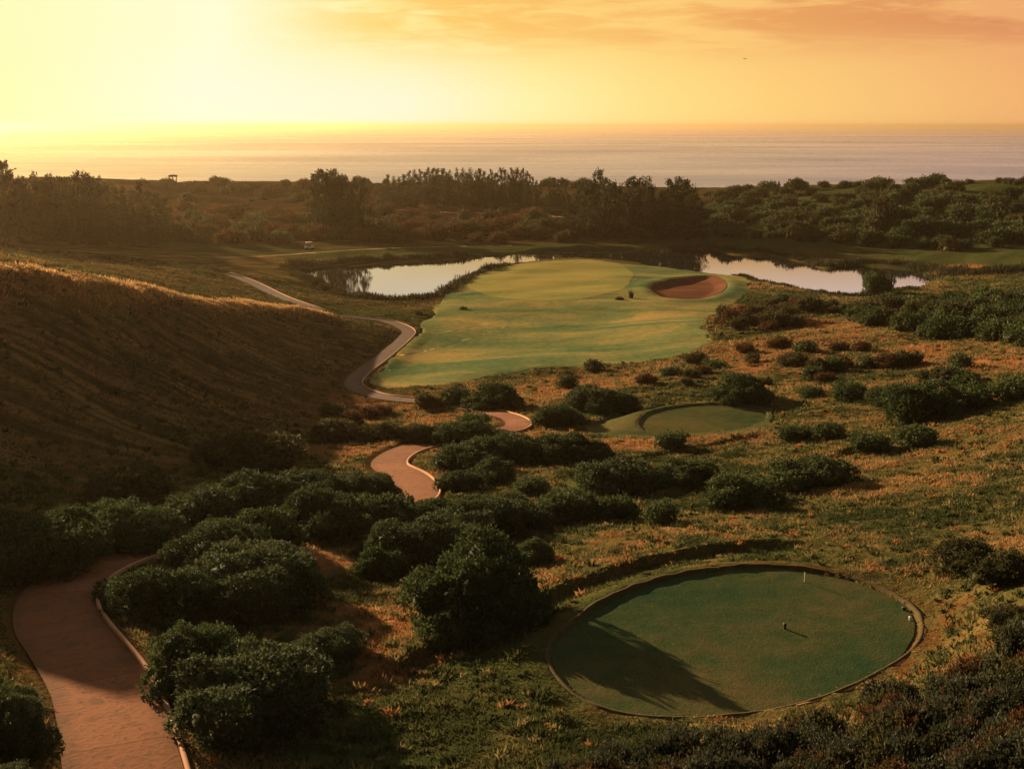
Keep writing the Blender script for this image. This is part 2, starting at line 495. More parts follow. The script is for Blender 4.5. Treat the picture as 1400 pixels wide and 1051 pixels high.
def path_material(name, a, b_, joints=True):
    m, t, b = material(name)
    uv = t.new('ShaderNodeUVMap').outputs[0]
    P = t.new('ShaderNodeNewGeometry').outputs['Position']
    n1 = t.noise(P, .5, 5, .6); n2 = t.noise(P, 6.0, 4, .65)
    c = t.mix(t.math('ADD', t.math('MULTIPLY', n1, .6), t.math('MULTIPLY', n2, .4)), a, b_)
    c = t.mix(t.mr(n2, .56, .72), c, tuple(v * .55 for v in a))
    hgt = n2
    sep = t.new('ShaderNodeSeparateXYZ'); t.put(sep.inputs[0], P)
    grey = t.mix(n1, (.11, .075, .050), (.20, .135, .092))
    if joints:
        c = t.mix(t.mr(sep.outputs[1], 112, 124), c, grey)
        s = t.new('ShaderNodeSeparateXYZ'); t.put(s.inputs[0], uv)
        fr = t.math('FRACT', t.math('DIVIDE', s.outputs[1], 4.7))
        j = t.math('LESS_THAN', t.math('ABSOLUTE', t.math('SUBTRACT', fr, .5)), .006)
        cell = t.new('ShaderNodeTexWhiteNoise', noise_dimensions='1D')
        t.put(cell.inputs['W'], t.math('FLOOR', t.math('ADD', t.math('DIVIDE', s.outputs[1], 4.7), .5)))
        c = t.mix(t.mr(cell.outputs[0], 0, 1, 0, .4), c, tuple(v * .6 for v in a))
        edge = t.mr(t.math('ABSOLUTE', t.math('SUBTRACT', s.outputs[0], .5)), .30, .5)
        c = t.mix(t.math('MULTIPLY', t.math('MULTIPLY', edge, n1), .9), c, (.09, .06, .03))
        c = t.mix(t.math('MULTIPLY', j, .45), c, (.05, .03, .02))
        n5 = t.noise(t.mapping(P, (1, 1, 1)), 1.3, 5, .7, .8)
        c = t.mix(t.mr(n5, .50, .66, 0, .55), c, (.10, .062, .036))
        hgt = t.math('SUBTRACT', n2, t.math('MULTIPLY', j, 1.0))
    t.put(b.inputs['Base Color'], c)
    b.inputs['Roughness'].default_value = .95; b.inputs['Specular IOR Level'].default_value = .03
    t.put(b.inputs['Normal'], t.bump(hgt, .5, .04))
    return m


def water_material():
    m, t, b = material('pond_water')
    P = t.new('ShaderNodeNewGeometry').outputs['Position']
    n = t.noise(t.mapping(P, (.5, 1.1, 1)), 1.4, 3); n2 = t.noise(P, .06, 3)
    b.inputs['Base Color'].default_value = (.012, .014, .010, 1)
    b.inputs['Roughness'].default_value = .02; b.inputs['IOR'].default_value = 1.33; b.inputs['Specular IOR Level'].default_value = .5
    t.put(b.inputs['Normal'], t.bump(t.math('MULTIPLY', n, n2), .10, .05))
    return m


def sea_material():
    m, t, b = material('sea_water')
    P = t.new('ShaderNodeNewGeometry').outputs['Position']
    w1 = t.noise(t.mapping(P, (.007, .013, 1), (0, 0, .12)), 1.0, 6, .6, .5)
    w2 = t.noise(t.mapping(P, (.0007, .0016, 1), (0, 0, -.1)), 1.0, 5, .6, .8)
    b.inputs['Base Color'].default_value = (.030, .032, .045, 1)
    t.put(b.inputs['Roughness'], t.mr(w2, .35, .68, .2, .42))
    b.inputs['IOR'].default_value = 1.33; b.inputs['Specular IOR Level'].default_value = .5
    t.put(b.inputs['Normal'], t.bump(t.math('ADD', w1, t.math('MULTIPLY', w2, 1.2)), 1.0, 5.0))
    return m


M = dict(
    ground=ground_material(),
    fair=lawn_material('fairway_turf', (.085, .145, .062), (.215, .220, .080), (.46, .305, .10), .3),
    green=lawn_material('green_turf', (.24, .24, .075), (.34, .285, .085), (.42, .31, .095), .15),
    tee=lawn_material('tee_turf', (.030, .072, .032), (.068, .088, .034), (.135, .105, .042), .3),
    apron=lawn_material('apron_turf', (.045, .075, .03), (.10, .10, .038), (.16, .125, .045), .4),
    path=path_material('path_concrete', (.24, .094, .042), (.36, .148, .070)),
    track=path_material('sandy_track', (.34, .16, .07), (.55, .28, .12), False),
    kerb=simple('kerb_concrete', (.50, .25, .125), .8, .2, 3.0),
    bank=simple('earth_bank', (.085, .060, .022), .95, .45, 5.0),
    sand=lawn_material('bunker_sand', (.15, .062, .036), (.20, .080, .045), (.27, .115, .062), .4),
    pond=water_material(), sea=sea_material(),
    bush=leaf_material('shrub_leaves', [(.015, .030, .008), (.040, .060, .017), (.085, .106, .034), (.165, .172, .078)]),
    olive=leaf_material('olive_leaves', [(.030, .032, .011), (.055, .055, .019), (.085, .075, .026), (.10, .07, .028)]),
    heath=leaf_material('heath_leaves', [(.016, .024, .012), (.040, .048, .024), (.060, .052, .026), (.13, .13, .080)]),
    rust=leaf_material('rust_leaves', [(.045, .028, .012), (.09, .045, .018), (.13, .06, .022), (.075, .06, .022)]),
    needles=leaf_material('needle_leaves', [(.018, .024, .010), (.036, .042, .016), (.058, .058, .022)], .25),
    bark=simple('bark', (.075, .052, .036), .9, .4, 4.0),
    reed=leaf_material('reed_blades', [(.020, .024, .010), (.045, .045, .018), (.07, .055, .022)], .2),
    white=simple('white_paint', (.80, .78, .74), .4, .06, 2.0, .4),
    dark=simple('dark_paint', (.03, .03, .03), .5, .2, 2.0, .4),
    wood=simple('weathered_wood', (.16, .11, .07), .85, .35, 3.0),
    thatch=simple('thatch', (.10, .075, .045), .95, .4, 4.0),
)


def grass_material():
    m, t, b = material('grass_blades')
    a = t.attr('tint'); g = t.attr('lush')
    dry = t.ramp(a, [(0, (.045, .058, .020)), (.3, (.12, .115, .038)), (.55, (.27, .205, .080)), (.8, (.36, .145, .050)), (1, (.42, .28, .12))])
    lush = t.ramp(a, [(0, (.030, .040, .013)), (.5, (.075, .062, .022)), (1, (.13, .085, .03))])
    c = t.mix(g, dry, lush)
    t.put(b.inputs['Base Color'], c)
    b.inputs['Roughness'].default_value = .9; b.inputs['Specular IOR Level'].default_value = .02
    tr = t.new('ShaderNodeBsdfTranslucent'); t.put(tr.inputs[0], c)
    mx = t.new('ShaderNodeMixShader'); mx.inputs[0].default_value = .3
    t.L.new(b.outputs[0], mx.inputs[1]); t.L.new(tr.outputs[0], mx.inputs[2])
    t.L.new(mx.outputs[0], m.node_tree.nodes['Material Output'].inputs['Surface'])
    return m


M['grass'] = grass_material()
M['fringe'] = leaf_material('dry_fringe', [(.16, .085, .03), (.34, .19, .07), (.50, .29, .12), (.42, .20, .08)], .5)
M['grey'] = leaf_material('grey_green_leaves', [(.016, .028, .009), (.042, .058, .020), (.085, .100, .038), (.165, .168, .082)])


# ------------------------------------------------------------------ object helpers
def np_mesh(name, V, Fc, mats, smooth_=False, uv=None, attrs=None, mat_idx=None):
    """V (n,3); Fc (m,k) array, or a list of such arrays with different k"""
    me = bpy.data.meshes.new(name)
    parts = [f for f in (Fc if isinstance(Fc, (list, tuple)) else [Fc]) if len(f)]
    V = np.asarray(V, np.float32)
    loops = np.concatenate([np.asarray(f, np.int32).ravel() for f in parts])
    tot = np.concatenate([np.full(len(f), f.shape[1], np.int32) for f in parts])
    start = np.concatenate([[0], np.cumsum(tot)[:-1]]).astype(np.int32)
    me.vertices.add(len(V)); me.vertices.foreach_set('co', V.ravel())
    me.loops.add(len(loops)); me.loops.foreach_set('vertex_index', loops)
    me.polygons.add(len(tot)); me.polygons.foreach_set('loop_start', start)
    try:
        me.polygons.foreach_set('loop_total', tot)
    except Exception:
        pass
    for m in (mats if isinstance(mats, (list, tuple)) else [mats]):
        me.materials.append(m)
    if mat_idx is not None:
        me.polygons.foreach_set('material_index', np.asarray(mat_idx, np.int32))
    me.update(calc_edges=True)
    me.validate()
    if smooth_:
        me.polygons.foreach_set('use_smooth', np.ones(len(me.polygons), bool))
    if uv is not None:
        l = me.uv_layers.new(name='UVMap')
        l.data.foreach_set('uv', np.asarray(uv, np.float32)[loops].ravel())
    for k, a in (attrs or {}).items():
        at = me.attributes.new(k, 'FLOAT', 'POINT')
        at.data.foreach_set('value', np.asarray(a, np.float32))
    return me


def link(name, me, parent=None, loc=(0, 0, 0), rz=0.0, sc=(1, 1, 1)):
    o = bpy.data.objects.new(name, me); COL.objects.link(o)
    o.location = loc; o.rotation_euler = (0, 0, rz); o.scale = sc
    if parent is not None:
        o.parent = parent
    return o


def tag(o, label=None, cat=None, group=None, kind=None):
    if label: o['label'] = label
    if cat: o['category'] = cat
    if group: o['group'] = group
    if kind: o['kind'] = kind
    return o


def grid_faces(nr, nc, wrap=False):
    r = np.arange(nr - 1)[:, None]; c = np.arange(nc if wrap else nc - 1)[None]
    c2 = (c + 1) % nc
    return np.stack([r * nc + c, r * nc + c2, (r + 1) * nc + c2, (r + 1) * nc + c], -1).reshape(-1, 4)


def tubes(segs, n=6):
    """segs: list of (list of points, list of radii) -> V, F"""
    V, Fc = [], []
    off = 0
    for pts, rad in segs:
        pts = [np.asarray(p, float) for p in pts]
        for i, p in enumerate(pts):
            d = pts[min(i + 1, len(pts) - 1)] - pts[max(i - 1, 0)]
            d = d / (np.linalg.norm(d) + 1e-9)
            u = np.cross(d, (0.3, 0.9, 0.2)); u /= np.linalg.norm(u) + 1e-9
            v = np.cross(d, u)
            for k in range(n):
                a = 2 * math.pi * k / n
                V.append(p + rad[i] * (math.cos(a) * u + math.sin(a) * v))
        Fc.append(grid_faces(len(pts), n, True) + off)
        off += len(pts) * n
    return np.array(V), np.concatenate(Fc)


def boxes(bs):
    """bs: list of (cx,cy,cz,sx,sy,sz) -> V, F"""
    V, Fc = [], []
    q = np.array([[-1, -1, -1], [1, -1, -1], [1, 1, -1], [-1, 1, -1], [-1, -1, 1], [1, -1, 1], [1, 1, 1], [-1, 1, 1]]) * .5
    f = np.array([[0, 3, 2, 1], [4, 5, 6, 7], [0, 1, 5, 4], [1, 2, 6, 5], [2, 3, 7, 6], [3, 0, 4, 7]])
    for i, b in enumerate(bs):
        V.append(q * np.array(b[3:]) + np.array(b[:3])); Fc.append(f + 8 * i)
    return np.concatenate(V), np.concatenate(Fc)


# ------------------------------------------------------------------ ground sheet
ys = [-16.0, -8, 0, 6, 11, 15]
while ys[-1] < 900:
    ys.append(ys[-1] + max(0.16, 0.0058 * ys[-1]) if ys[-1] > 22 else ys[-1] + .6)
ys = np.array(ys)
NCOL = 560
uu = np.linspace(-1, 1, NCOL)
half = 26 + 0.52 * np.maximum(ys, 0)
GX = uu[None] * half[:, None]; GY = np.repeat(ys[:, None], NCOL, 1)
GH = ground_h(GX.ravel(), GY.ravel()).reshape(GX.shape)


def blob(x, y, px, py, rx, ry, soft=.5):
    """soft elliptical patch of ground seen around (px,py)"""
    c = hit(px, py, base_h); a = hit(px + rx, py, base_h); b = hit(px, py - ry, base_h); b2 = hit(px, py + ry, base_h)
    wx = abs(a[0] - c[0]) + .5
    wy = .5 * abs(b[1] - b2[1]) + .5
    d = np.sqrt(((x - c[0]) / wx) ** 2 + ((y - c[1]) / wy) ** 2) + .5 * fbm(x / (wx * .5), y / (wy * .5), 55, 3)
    return sstep(1.0 + soft * .5, 1.0 - soft * .5, d)


HILLP = np.array([hit(a, b, base_h)[:2] for a, b in [(-60,372),(0,377),(150,397),(300,416),(430,430),(540,442),(545,460),(510,486),(480,512),(470,535),(430,560),(400,590),(300,600),(240,640),(120,650),(-20,690)]] + [np.array([-75., 40.]), np.array([-75., 90.])])


def region_masks(x, y):
    r = np.sqrt(x * x + y * y)
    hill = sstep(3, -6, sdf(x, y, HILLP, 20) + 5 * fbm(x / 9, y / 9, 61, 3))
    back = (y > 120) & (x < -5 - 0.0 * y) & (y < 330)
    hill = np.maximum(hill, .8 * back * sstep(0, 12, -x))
    far = sstep(300, 335, y + 14 * fbm(x / 30, y / 30, 62, 3))
    gr = np.zeros(x.shape)
    for args in ((420,346,330,7,.8),(700,338,260,5,.8),(950,338,160,6,.8),(1000,300,150,25,.9),(1250,280,260,30,1.0),(1150,330,160,14,.9),(470,425,90,9,.9),(600,432,60,8,.8),
                 (1060,415,80,16,.9),(1250,420,150,30,.9),(650,930,170,60,.9),(880,820,170,25,.9),(560,1010,130,40,.9)):
        gr = np.maximum(gr, blob(x, y, *args))
    og = np.zeros(x.shape)
    for args in ((1140,452,80,18,.9),(1330,494,130,20,.9),(1390,474,70,16,.9),(1230,478,70,12,1.1),(1060,500,70,10,1.2),(1260,388,40,8,.9),(1330,372,70,10,.9),(1080,470,90,14,1.2),(1010,425,60,8,1.),(560,553,100,8,.9),(640,572,80,8,.9),(460,620,55,12,.8),
                 (440,775,45,16,.9),(520,860,50,40,1.),(490,920,60,25,1.),(660,645,70,12,1.1),(1000,600,120,8,1.2),(880,610,70,9,1.),(820,522,120,14,1.2)):
        og = np.maximum(og, blob(x, y, *args))
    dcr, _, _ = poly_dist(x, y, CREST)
    og = np.maximum(og, .6 * sstep(3.6, 1.2, dcr))  # sunlit rim of the crest put into the ground colour as orange
    soil_bank_shade = np.zeros(x.shape)
    for P, hh, L in TERR:
        d, i, s = poly_dist(x, y, P)
        soil_bank_shade = np.maximum(soil_bank_shade, .35 * sstep(.4, .1, d))  # terrace steps: the bank's own shadow painted as a dark line
    d, i, s = poly_dist(x, y, PATH)
    soil_bank_shade = np.maximum(soil_bank_shade, sstep(2.3, 1.6, d) * .7)
    return dict(hill=hill, far=far * (1 - gr), green=gr * .8, orange=og * .85, soil_bank_shade=soil_bank_shade)


gx, gy = GX.ravel(), GY.ravel()


def fast_h(x, y):
    """the ground sheet's own height, read off its grid"""
    x = np.asarray(x, float); y = np.clip(np.asarray(y, float), ys[0], ys[-1] - .01)
    i = np.clip(np.searchsorted(ys, y) - 1, 0, len(ys) - 2)
    f = (y - ys[i]) / (ys[i + 1] - ys[i])
    def row(k):
        c = np.clip((x / half[k] + 1) * .5 * (NCOL - 1), 0, NCOL - 1.001)
        j = c.astype(int); r = c - j
        return GH[k, j] * (1 - r) + GH[k, j + 1] * r
    return row(i) * (1 - f) + row(i + 1) * f


def GZ(x, y):
    return float(fast_h(np.array([float(x)]), np.array([float(y)]))[0])


gm = region_masks(gx, gy)
me = np_mesh('ground', np.stack([gx, gy, GH.ravel()], 1), grid_faces(len(ys), NCOL), M['ground'], True, None, gm)
tag(link('ground', me), kind='structure')


def drape(name, P, mat, hf, off, rings=36, kind='structure', flat=None, edge=.10):
    """sheet over a star-shaped outline, laid on hf + off"""
    c = P[:, :2].mean(0)
    f = np.concatenate([[0.02], np.linspace(.06, .9, rings - 6), [.93, .96, .98, .99, 1.0]])
    n = len(P)
    XY = (c[None, None] + f[:, None, None] * (P[None, :, :2] - c)).reshape(-1, 2)
    z = hf(XY[:, 0], XY[:, 1]) + off if flat is None else np.full(len(XY), flat)
    if flat is None:
        z = z.reshape(len(f), n); z[-1] -= edge; z = z.ravel()
    V = np.concatenate([XY, z[:, None]], 1)
    V = np.concatenate([V, [[c[0], c[1], V[:n, 2].mean()]]])
    ctr = len(V) - 1
    k = np.arange(n)
    fan = np.stack([np.full(n, ctr), k, (k + 1) % n], 1)
    q = grid_faces(len(f), n, True)
    # make the faces look upwards
    e = V[q[0]]
    if np.cross(e[1] - e[0], e[2] - e[0])[2] < 0:
        q = q[:, ::-1]
    e = V[fan[0]]
    if np.cross(e[1] - e[0], e[2] - e[0])[2] < 0:
        fan = fan[:, ::-1]
    return tag(link(name, np_mesh(name, V, [q, fan], mat, True)), kind=kind)


def dens(P, step, wob=0.0, ws=3.0):
    Q = resample(np.concatenate([P[:, :2], P[:1, :2]]), step)[:-1]
    if wob:
        nrm = np.roll(Q, -1, 0) - np.roll(Q, 1, 0); nrm = np.stack([nrm[:, 1], -nrm[:, 0]], 1) / (np.linalg.norm(nrm, axis=1)[:, None] + 1e-9)
        Q = Q + nrm * (wob * fbm(Q[:, 0] / ws, Q[:, 1] / ws, 31, 3))[:, None]
    return Q


drape('fairway', dens(FAIR, .8, 2.0, 5.0), M['fair'], lawn_h, .03, 110)
drape('putting_green', dens(GREEN, .6, .5, 6.0), M['green'], lawn_h, .065, 60, edge=.04)
drape('bunker_sand', dens(BUNK, .4, .5, 2.0), M['sand'], lawn_h, .10, 24)
drape('tee_apron', dens(APRON, .5, .8, 2.0), M['apron'], lawn_h, .03, 34)
drape('tee_lawn', dens(TEE3, .4, .3, 1.5), M['apron'], lawn_h, .05, 18)
drape('tee_lawn', dens(TEE1, .12, .22, 2.2), M['tee'], lawn_h, 0, 40, flat=Z_TEE1 + .02)
drape('tee_lawn', dens(TEE2, .25, .12, 1.5), M['apron'], lawn_h, 0, 26, flat=Z_TEE2 + .045)
pw = np.concatenate([POND.mean(0)[None] * 0, [[-75, 190], [125, 190], [125, 345], [-75, 345]]])[1:]
tag(link('pond', np_mesh('pond', np.concatenate([pw, np.full((4, 1), Z_POND)], 1), np.array([[0, 1, 2, 3]]), M['pond'])), kind='structure')


def bank_ring(name, P, z0, z1, mat):
    n = len(P)
    nrm = np.roll(P, -1, 0) - np.roll(P, 1, 0)
    nrm = np.stack([nrm[:, 1], -nrm[:, 0]], 1) / np.linalg.norm(nrm, axis=1)[:, None]
    if ((P + nrm * .1 - P.mean(0)) ** 2).sum() < ((P - P.mean(0)) ** 2).sum():
        nrm = -nrm
    rows = []
    jit = fbm(P[:, 0] / .5, P[:, 1] / .5, 91, 3)
    for o, z, j in ((-.06, z0, 0), (.05, z0 + .03, .02), (.08, z0 + .6 * (z1 - z0), .03), (.13, z1, .05), (.22, z1 + .01, .05), (.32, z1 - .14, 0)):
        rows.append(np.concatenate([P + nrm * (o + j * jit)[:, None] if np.ndim(j) else P + nrm * (o + .6 * j * jit[:, None]), (z + j * jit)[:, None]], 1))
    V = np.concatenate(rows)
    q = grid_faces(len(rows), n, True)
    return tag(link(name, np_mesh(name, V, q, mat, True)), kind='structure')


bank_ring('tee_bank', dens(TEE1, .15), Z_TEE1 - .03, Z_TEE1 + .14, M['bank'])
rim = catmull([at_h(a, b, 16.0)[:2] for a, b in [(1259,846),(1258,866),(1243,893),(1199,924),(1160,942),(1120,957),(1085,967)]], 14)  # pale strip: sunlight on the bank's right arc put into the colour
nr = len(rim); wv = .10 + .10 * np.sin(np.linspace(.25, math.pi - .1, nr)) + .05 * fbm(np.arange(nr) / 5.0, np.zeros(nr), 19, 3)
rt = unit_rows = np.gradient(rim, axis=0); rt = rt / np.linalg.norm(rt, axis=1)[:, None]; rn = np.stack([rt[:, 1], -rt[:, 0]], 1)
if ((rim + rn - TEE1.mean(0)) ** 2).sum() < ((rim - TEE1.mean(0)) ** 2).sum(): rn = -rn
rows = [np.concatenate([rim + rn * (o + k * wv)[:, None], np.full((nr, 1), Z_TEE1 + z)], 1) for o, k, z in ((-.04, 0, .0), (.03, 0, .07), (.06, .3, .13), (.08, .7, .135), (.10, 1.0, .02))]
tag(link('rim_sun_paint', np_mesh('rim_sun_paint', np.concatenate(rows), grid_faces(5, nr), M['track'], True)), kind='structure')
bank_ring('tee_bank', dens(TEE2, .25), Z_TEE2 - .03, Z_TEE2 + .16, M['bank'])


def strip(name, P, hw, mat, off, wob=0.0, ncross=7):
    T = np.gradient(P[:, :2], axis=0); T /= np.linalg.norm(T, axis=1)[:, None] + 1e-9
    Nr = np.stack([T[:, 1], -T[:, 0]], 1)                      # right of travel
    s = np.concatenate([[0], np.cumsum(np.linalg.norm(np.diff(P[:, :2], axis=0), axis=1))])
    cr = np.linspace(-1, 1, ncross)
    V, UV = [], []
    for c in cr:
        w = (hw if np.ndim(hw) == 0 else hw) * c + (wob * fbm(s / 2.5 + 50 * c, s * 0 + c, 13, 3) if abs(c) > .9 else 0)
        V.append(np.concatenate([P[:, :2] + Nr * (np.ones(len(P)) * w)[:, None], (P[:, 2] + off - .02 * c * c)[:, None]], 1))
        UV.append(np.stack([np.full(len(P), c * .5 + .5), s], 1))
    V = np.stack(V, 1).reshape(-1, 3); UV = np.stack(UV, 1).reshape(-1, 2)
    return link(name, np_mesh(name, V, grid_faces(len(P), ncross)[:, ::-1], mat, True, UV)), T, Nr, s


PATHF = np.stack([np.interp(np.linspace(0, len(PATH) - 1, len(PATH) * 3), np.arange(len(PATH)), smooth(PATH[:, k], 5)) for k in range(3)], 1)
HWP = np.interp(PATHF[:, 1], [0, 60, 115, 400], [1.5, 1.3, 1.05, .95])
po, pT, pN, pS = strip('cart_path', PATHF, HWP, M['path'], .02, .06)
tag(po, kind='structure')
for P, hw, nm, wb in ((TRACK, 1.1, 'sandy_track', .7), (RIDGE, .5, 'sandy_track', .8)):
    Pf = np.stack([np.interp(np.linspace(0, len(P) - 1, len(P) * 3), np.arange(len(P)), P[:, k]) for k in range(3)], 1)
    o, *_ = strip(nm, Pf, hw, M['track'], .05, wb); tag(o, kind='structure')
# the concrete kerb along the right side
prof = [(1.49, -.08), (1.49, .10), (1.50, .12), (1.59, .12), (1.61, .10), (1.61, -.12)]
V = np.stack([np.concatenate([PATHF[:, :2] + pN * (a - 1.5 + HWP)[:, None], (PATHF[:, 2] + b)[:, None]], 1) for a, b in prof], 1).reshape(-1, 3)
tag(link('kerb', np_mesh('kerb', V, grid_faces(len(PATHF), len(prof)), M['kerb'], False)), kind='structure')

# sea
SE = 90000.0
sy = np.array([560, 900, 1400, 2200, 4000, 8000, 20000, SE]); sx = np.array([-SE, -20000, -5000, -1500, 0, 1500, 5000, 20000, SE])
XX, YY = np.meshgrid(sx, sy)
tag(link('sea', np_mesh('sea', np.stack([XX.ravel(), YY.ravel(), XX.ravel() * 0], 1), grid_faces(len(sy), len(sx)), M['sea'])), kind='structure')

# ------------------------------------------------------------------ plants: prototypes
def unit(v):
    return v / (np.linalg.norm(v, axis=-1, keepdims=True) + 1e-9)


def icos(lv):
    import bmesh
    bm = bmesh.new(); bmesh.ops.create_icosphere(bm, subdivisions=lv, radius=1.0)
    V = np.array([v.co[:] for v in bm.verts]); Fc = np.array([[v.index for v in f.verts] for f in bm.faces]); bm.free()
    return V, Fc


ICO2, ICO3 = icos(2), icos(3)


def quads_from(base, dirn, length, width, rng):
    """rhombic leaves: base (n,3), direction (n,3), length/width (n,)"""
    side = unit(np.cross(dirn, unit(rng.normal(size=dirn.shape))))
    L = length[:, None]; W = width[:, None]
    p0 = base; p2 = base + dirn * L; mid = base + dirn * L * .55
    V = np.stack([p0, mid + side * W * .5, p2, mid - side * W * .5], 1).reshape(-1, 3)
    return V, np.arange(len(V)).reshape(-1, 4)


def shrub_mesh(name, mat, nshoot, leaf, seed, lobes=8, flat=.85, up=.5, per=6, spiky=0.0):
    """dome of leafy shoots, about 1 in half-width and 1 high"""
    rng = np.random.default_rng(seed)
    Ls = [(0, 0, .10, .72, .66, .62)]
    for k in range(lobes):
        a = rng.uniform(0, 2 * math.pi); r = rng.uniform(.30, .82)
        s = rng.uniform(.22, .42)
        Ls.append((r * math.cos(a), r * math.sin(a) * .95, rng.uniform(.10, .78 - .55 * r), s * rng.uniform(.9, 1.3), s * rng.uniform(.9, 1.2), s * rng.uniform(.75, 1.15) * flat))
    Ls = np.array(Ls)
    area = Ls[:, 3] * Ls[:, 4]
    cnt = rng.choice(len(Ls), size=nshoot * 2, p=area / area.sum())
    n = unit(rng.normal(size=(nshoot * 2, 3))); n[:, 2] = np.where(n[:, 2] < -.35, -n[:, 2], n[:, 2])
    p = Ls[cnt, :3] + n * Ls[cnt, 3:6]
    ins = np.zeros(len(p), bool)
    for k, l in enumerate(Ls):
        q = (((p - l[:3]) / (l[3:6] * .9)) ** 2).sum(1) < 1
        ins |= q & (cnt != k)
    ok = (~ins) & (p[:, 2] > -.05)
    p, n = p[ok][:nshoot], n[ok][:nshoot]
    lump = fbm(p[:, 0] * 4 + seed, p[:, 1] * 4 + p[:, 2] * 3, seed, 3)
    p = p + n * (.20 * lump)[:, None]
    p = p[lump > -.36]; n = n[lump > -.36]
    m = len(p)
    ax = unit(n + np.array([0, 0, up]) + .35 * rng.normal(size=n.shape))
    tall = 1 + (spiky + .5) * rng.random(m) ** 4 * 2.5
    base = np.repeat(p, per, 0) + np.repeat(ax * (leaf * tall)[:, None], per, 0) * rng.uniform(-.6, 1.1, (m * per, 1))
    dr = unit(np.repeat(ax, per, 0) * rng.uniform(.35, 1.2, (m * per, 1)) + .75 * rng.normal(size=(m * per, 3)))
    ln = leaf * rng.uniform(.65, 1.35, m * per)
    V, Q = quads_from(base, dr, ln, ln * rng.uniform(.38, .6, m * per), rng)
    CV, CF, off = [], [], len(V)
    iv, jf = ICO2
    for l in Ls:
        d = .74 + .16 * fbm(iv[:, 0] * 3 + l[0] * 9, iv[:, 1] * 3 + iv[:, 2] * 2.1, seed, 2)
        c = l[:3] + iv * l[3:6] * d[:, None]
        c[:, 2] = np.maximum(c[:, 2], -.08)
        CV.append(c); CF.append(jf + off); off += len(iv)
    V = np.concatenate([V] + CV)
    return np_mesh(name, V, [Q, np.concatenate(CF)], mat)


def branches_mesh(name, seed, n=9):
    rng = np.random.default_rng(seed)
    segs = []
    for k in range(n):
        a = 2 * math.pi * k / n + rng.uniform(-.3, .3); r = rng.uniform(.35, .8)
        e = np.array([r * math.cos(a), r * math.sin(a), rng.uniform(.35, .75)])
        m_ = e * .5 + np.array([0, 0, -.06]) + rng.normal(size=3) * .05
        segs.append(([np.array([.05 * math.cos(a), .05 * math.sin(a), -.15]), m_, e], [.035, .022, .008]))
    V, Fc = tubes(segs, 5)
    return np_mesh(name, V, Fc, M['bark'], True)


PROTO = {
    'big': [shrub_mesh('foliage', M['bush'], 5200, .043, 100 + k, 16, .9, .7) for k in range(4)],
    'mid': [shrub_mesh('foliage', M['bush'], 2200, .064, 200 + k, 11, .9, .7) for k in range(4)],
    'bigg': [shrub_mesh('foliage', M['grey'], 5200, .042, 120 + k, 16, .85, .8) for k in range(3)],
    'midg': [shrub_mesh('foliage', M['grey'], 2200, .062, 220 + k, 11, .85, .8) for k in range(3)],
    'small': [shrub_mesh('foliage', M['bush'], 520, .115, 300 + k, 7, .9, .6, 5) for k in range(4)],
    'olive': [shrub_mesh('foliage', M['olive'], 1300, .075, 400 + k, 9, .8, .6) for k in range(3)],
    'rust': [shrub_mesh('foliage', M['rust'], 420, .13, 500 + k, 7, .8, .7, 5) for k in range(3)],
    'scrub': [shrub_mesh('foliage', M['bush'], 300, .16, 600 + k, 7, .9, .6, 5) for k in range(4)],
    'scrubo': [shrub_mesh('foliage', M['olive'], 300, .16, 650 + k, 7, .9, .6, 5) for k in range(3)],
    'heath': [shrub_mesh('foliage', M['heath'], 520, .13, 700 + k, 7, .9, 1.3, 6, .8) for k in range(4)],
}
BRANCH = [branches_mesh('branches', 50 + k) for k in range(3)]
PRNG = random.Random(5)


def depth_of(p):
    return p[1] * cp - (p[2] - CZ) * sp


def shrub(px, py, wpx, hpx, kind, label, group=None, name='shrub', cat='shrub', parts=None, hmin=.34, asp=None):
    """a shrub whose foot shows at (px, py) and which is wpx by hpx in the photograph"""
    g = hit(px, py, fast_h)
    if kind in ('big', 'mid') and group:
        wpx, hpx = wpx * (1.26 if kind == 'big' else 1.16), hpx * .92
        if PRNG.random() < .42: kind += 'g'
    dp = depth_of(g)
    wid = wpx * dp / F
    dpt = wid * (asp or PRNG.uniform(.75, .95))
    th = math.atan2(CZ - g[2], math.hypot(g[0], g[1]))
    hgt = max((hpx * dp / F - .62 * dpt * math.sin(th)) / math.cos(th), hmin * wid)
    dirx = g[:2] / np.linalg.norm(g[:2])
    c = g[:2] + dirx * dpt * .42
    z = min(GZ(*c), GZ(*(g[:2] + dirx * dpt * .1))) - .04 * hgt
    me = PRNG.choice(PROTO[kind]); rz = PRNG.uniform(0, 6.28)
    # the scale is about the shrub's own axes, so keep it round enough to be turned freely
    s = ((wid + dpt) / 4.1, (wid + dpt) / 4.1, hgt / .88)
    if parts is None:
        parts = kind in ('big', 'mid', 'bigg', 'midg', 'olive') and wpx > 60
    if asp:
        s = (wid / 2.05, dpt / 2.05, hgt / .88); rz = PRNG.choice((0.0, math.pi)) + PRNG.uniform(-.15, .15)
    if parts:
        o = bpy.data.objects.new(name, None); COL.objects.link(o); o.empty_display_size = .3
        o.location = (c[0], c[1], z); o.rotation_euler = (0, 0, rz); o.scale = s
        link('foliage', me, o); link('branches', PRNG.choice(BRANCH), o)
    else:
        o = link(name, me, None, (c[0], c[1], z), rz, s)
    return tag(o, label, cat, group)


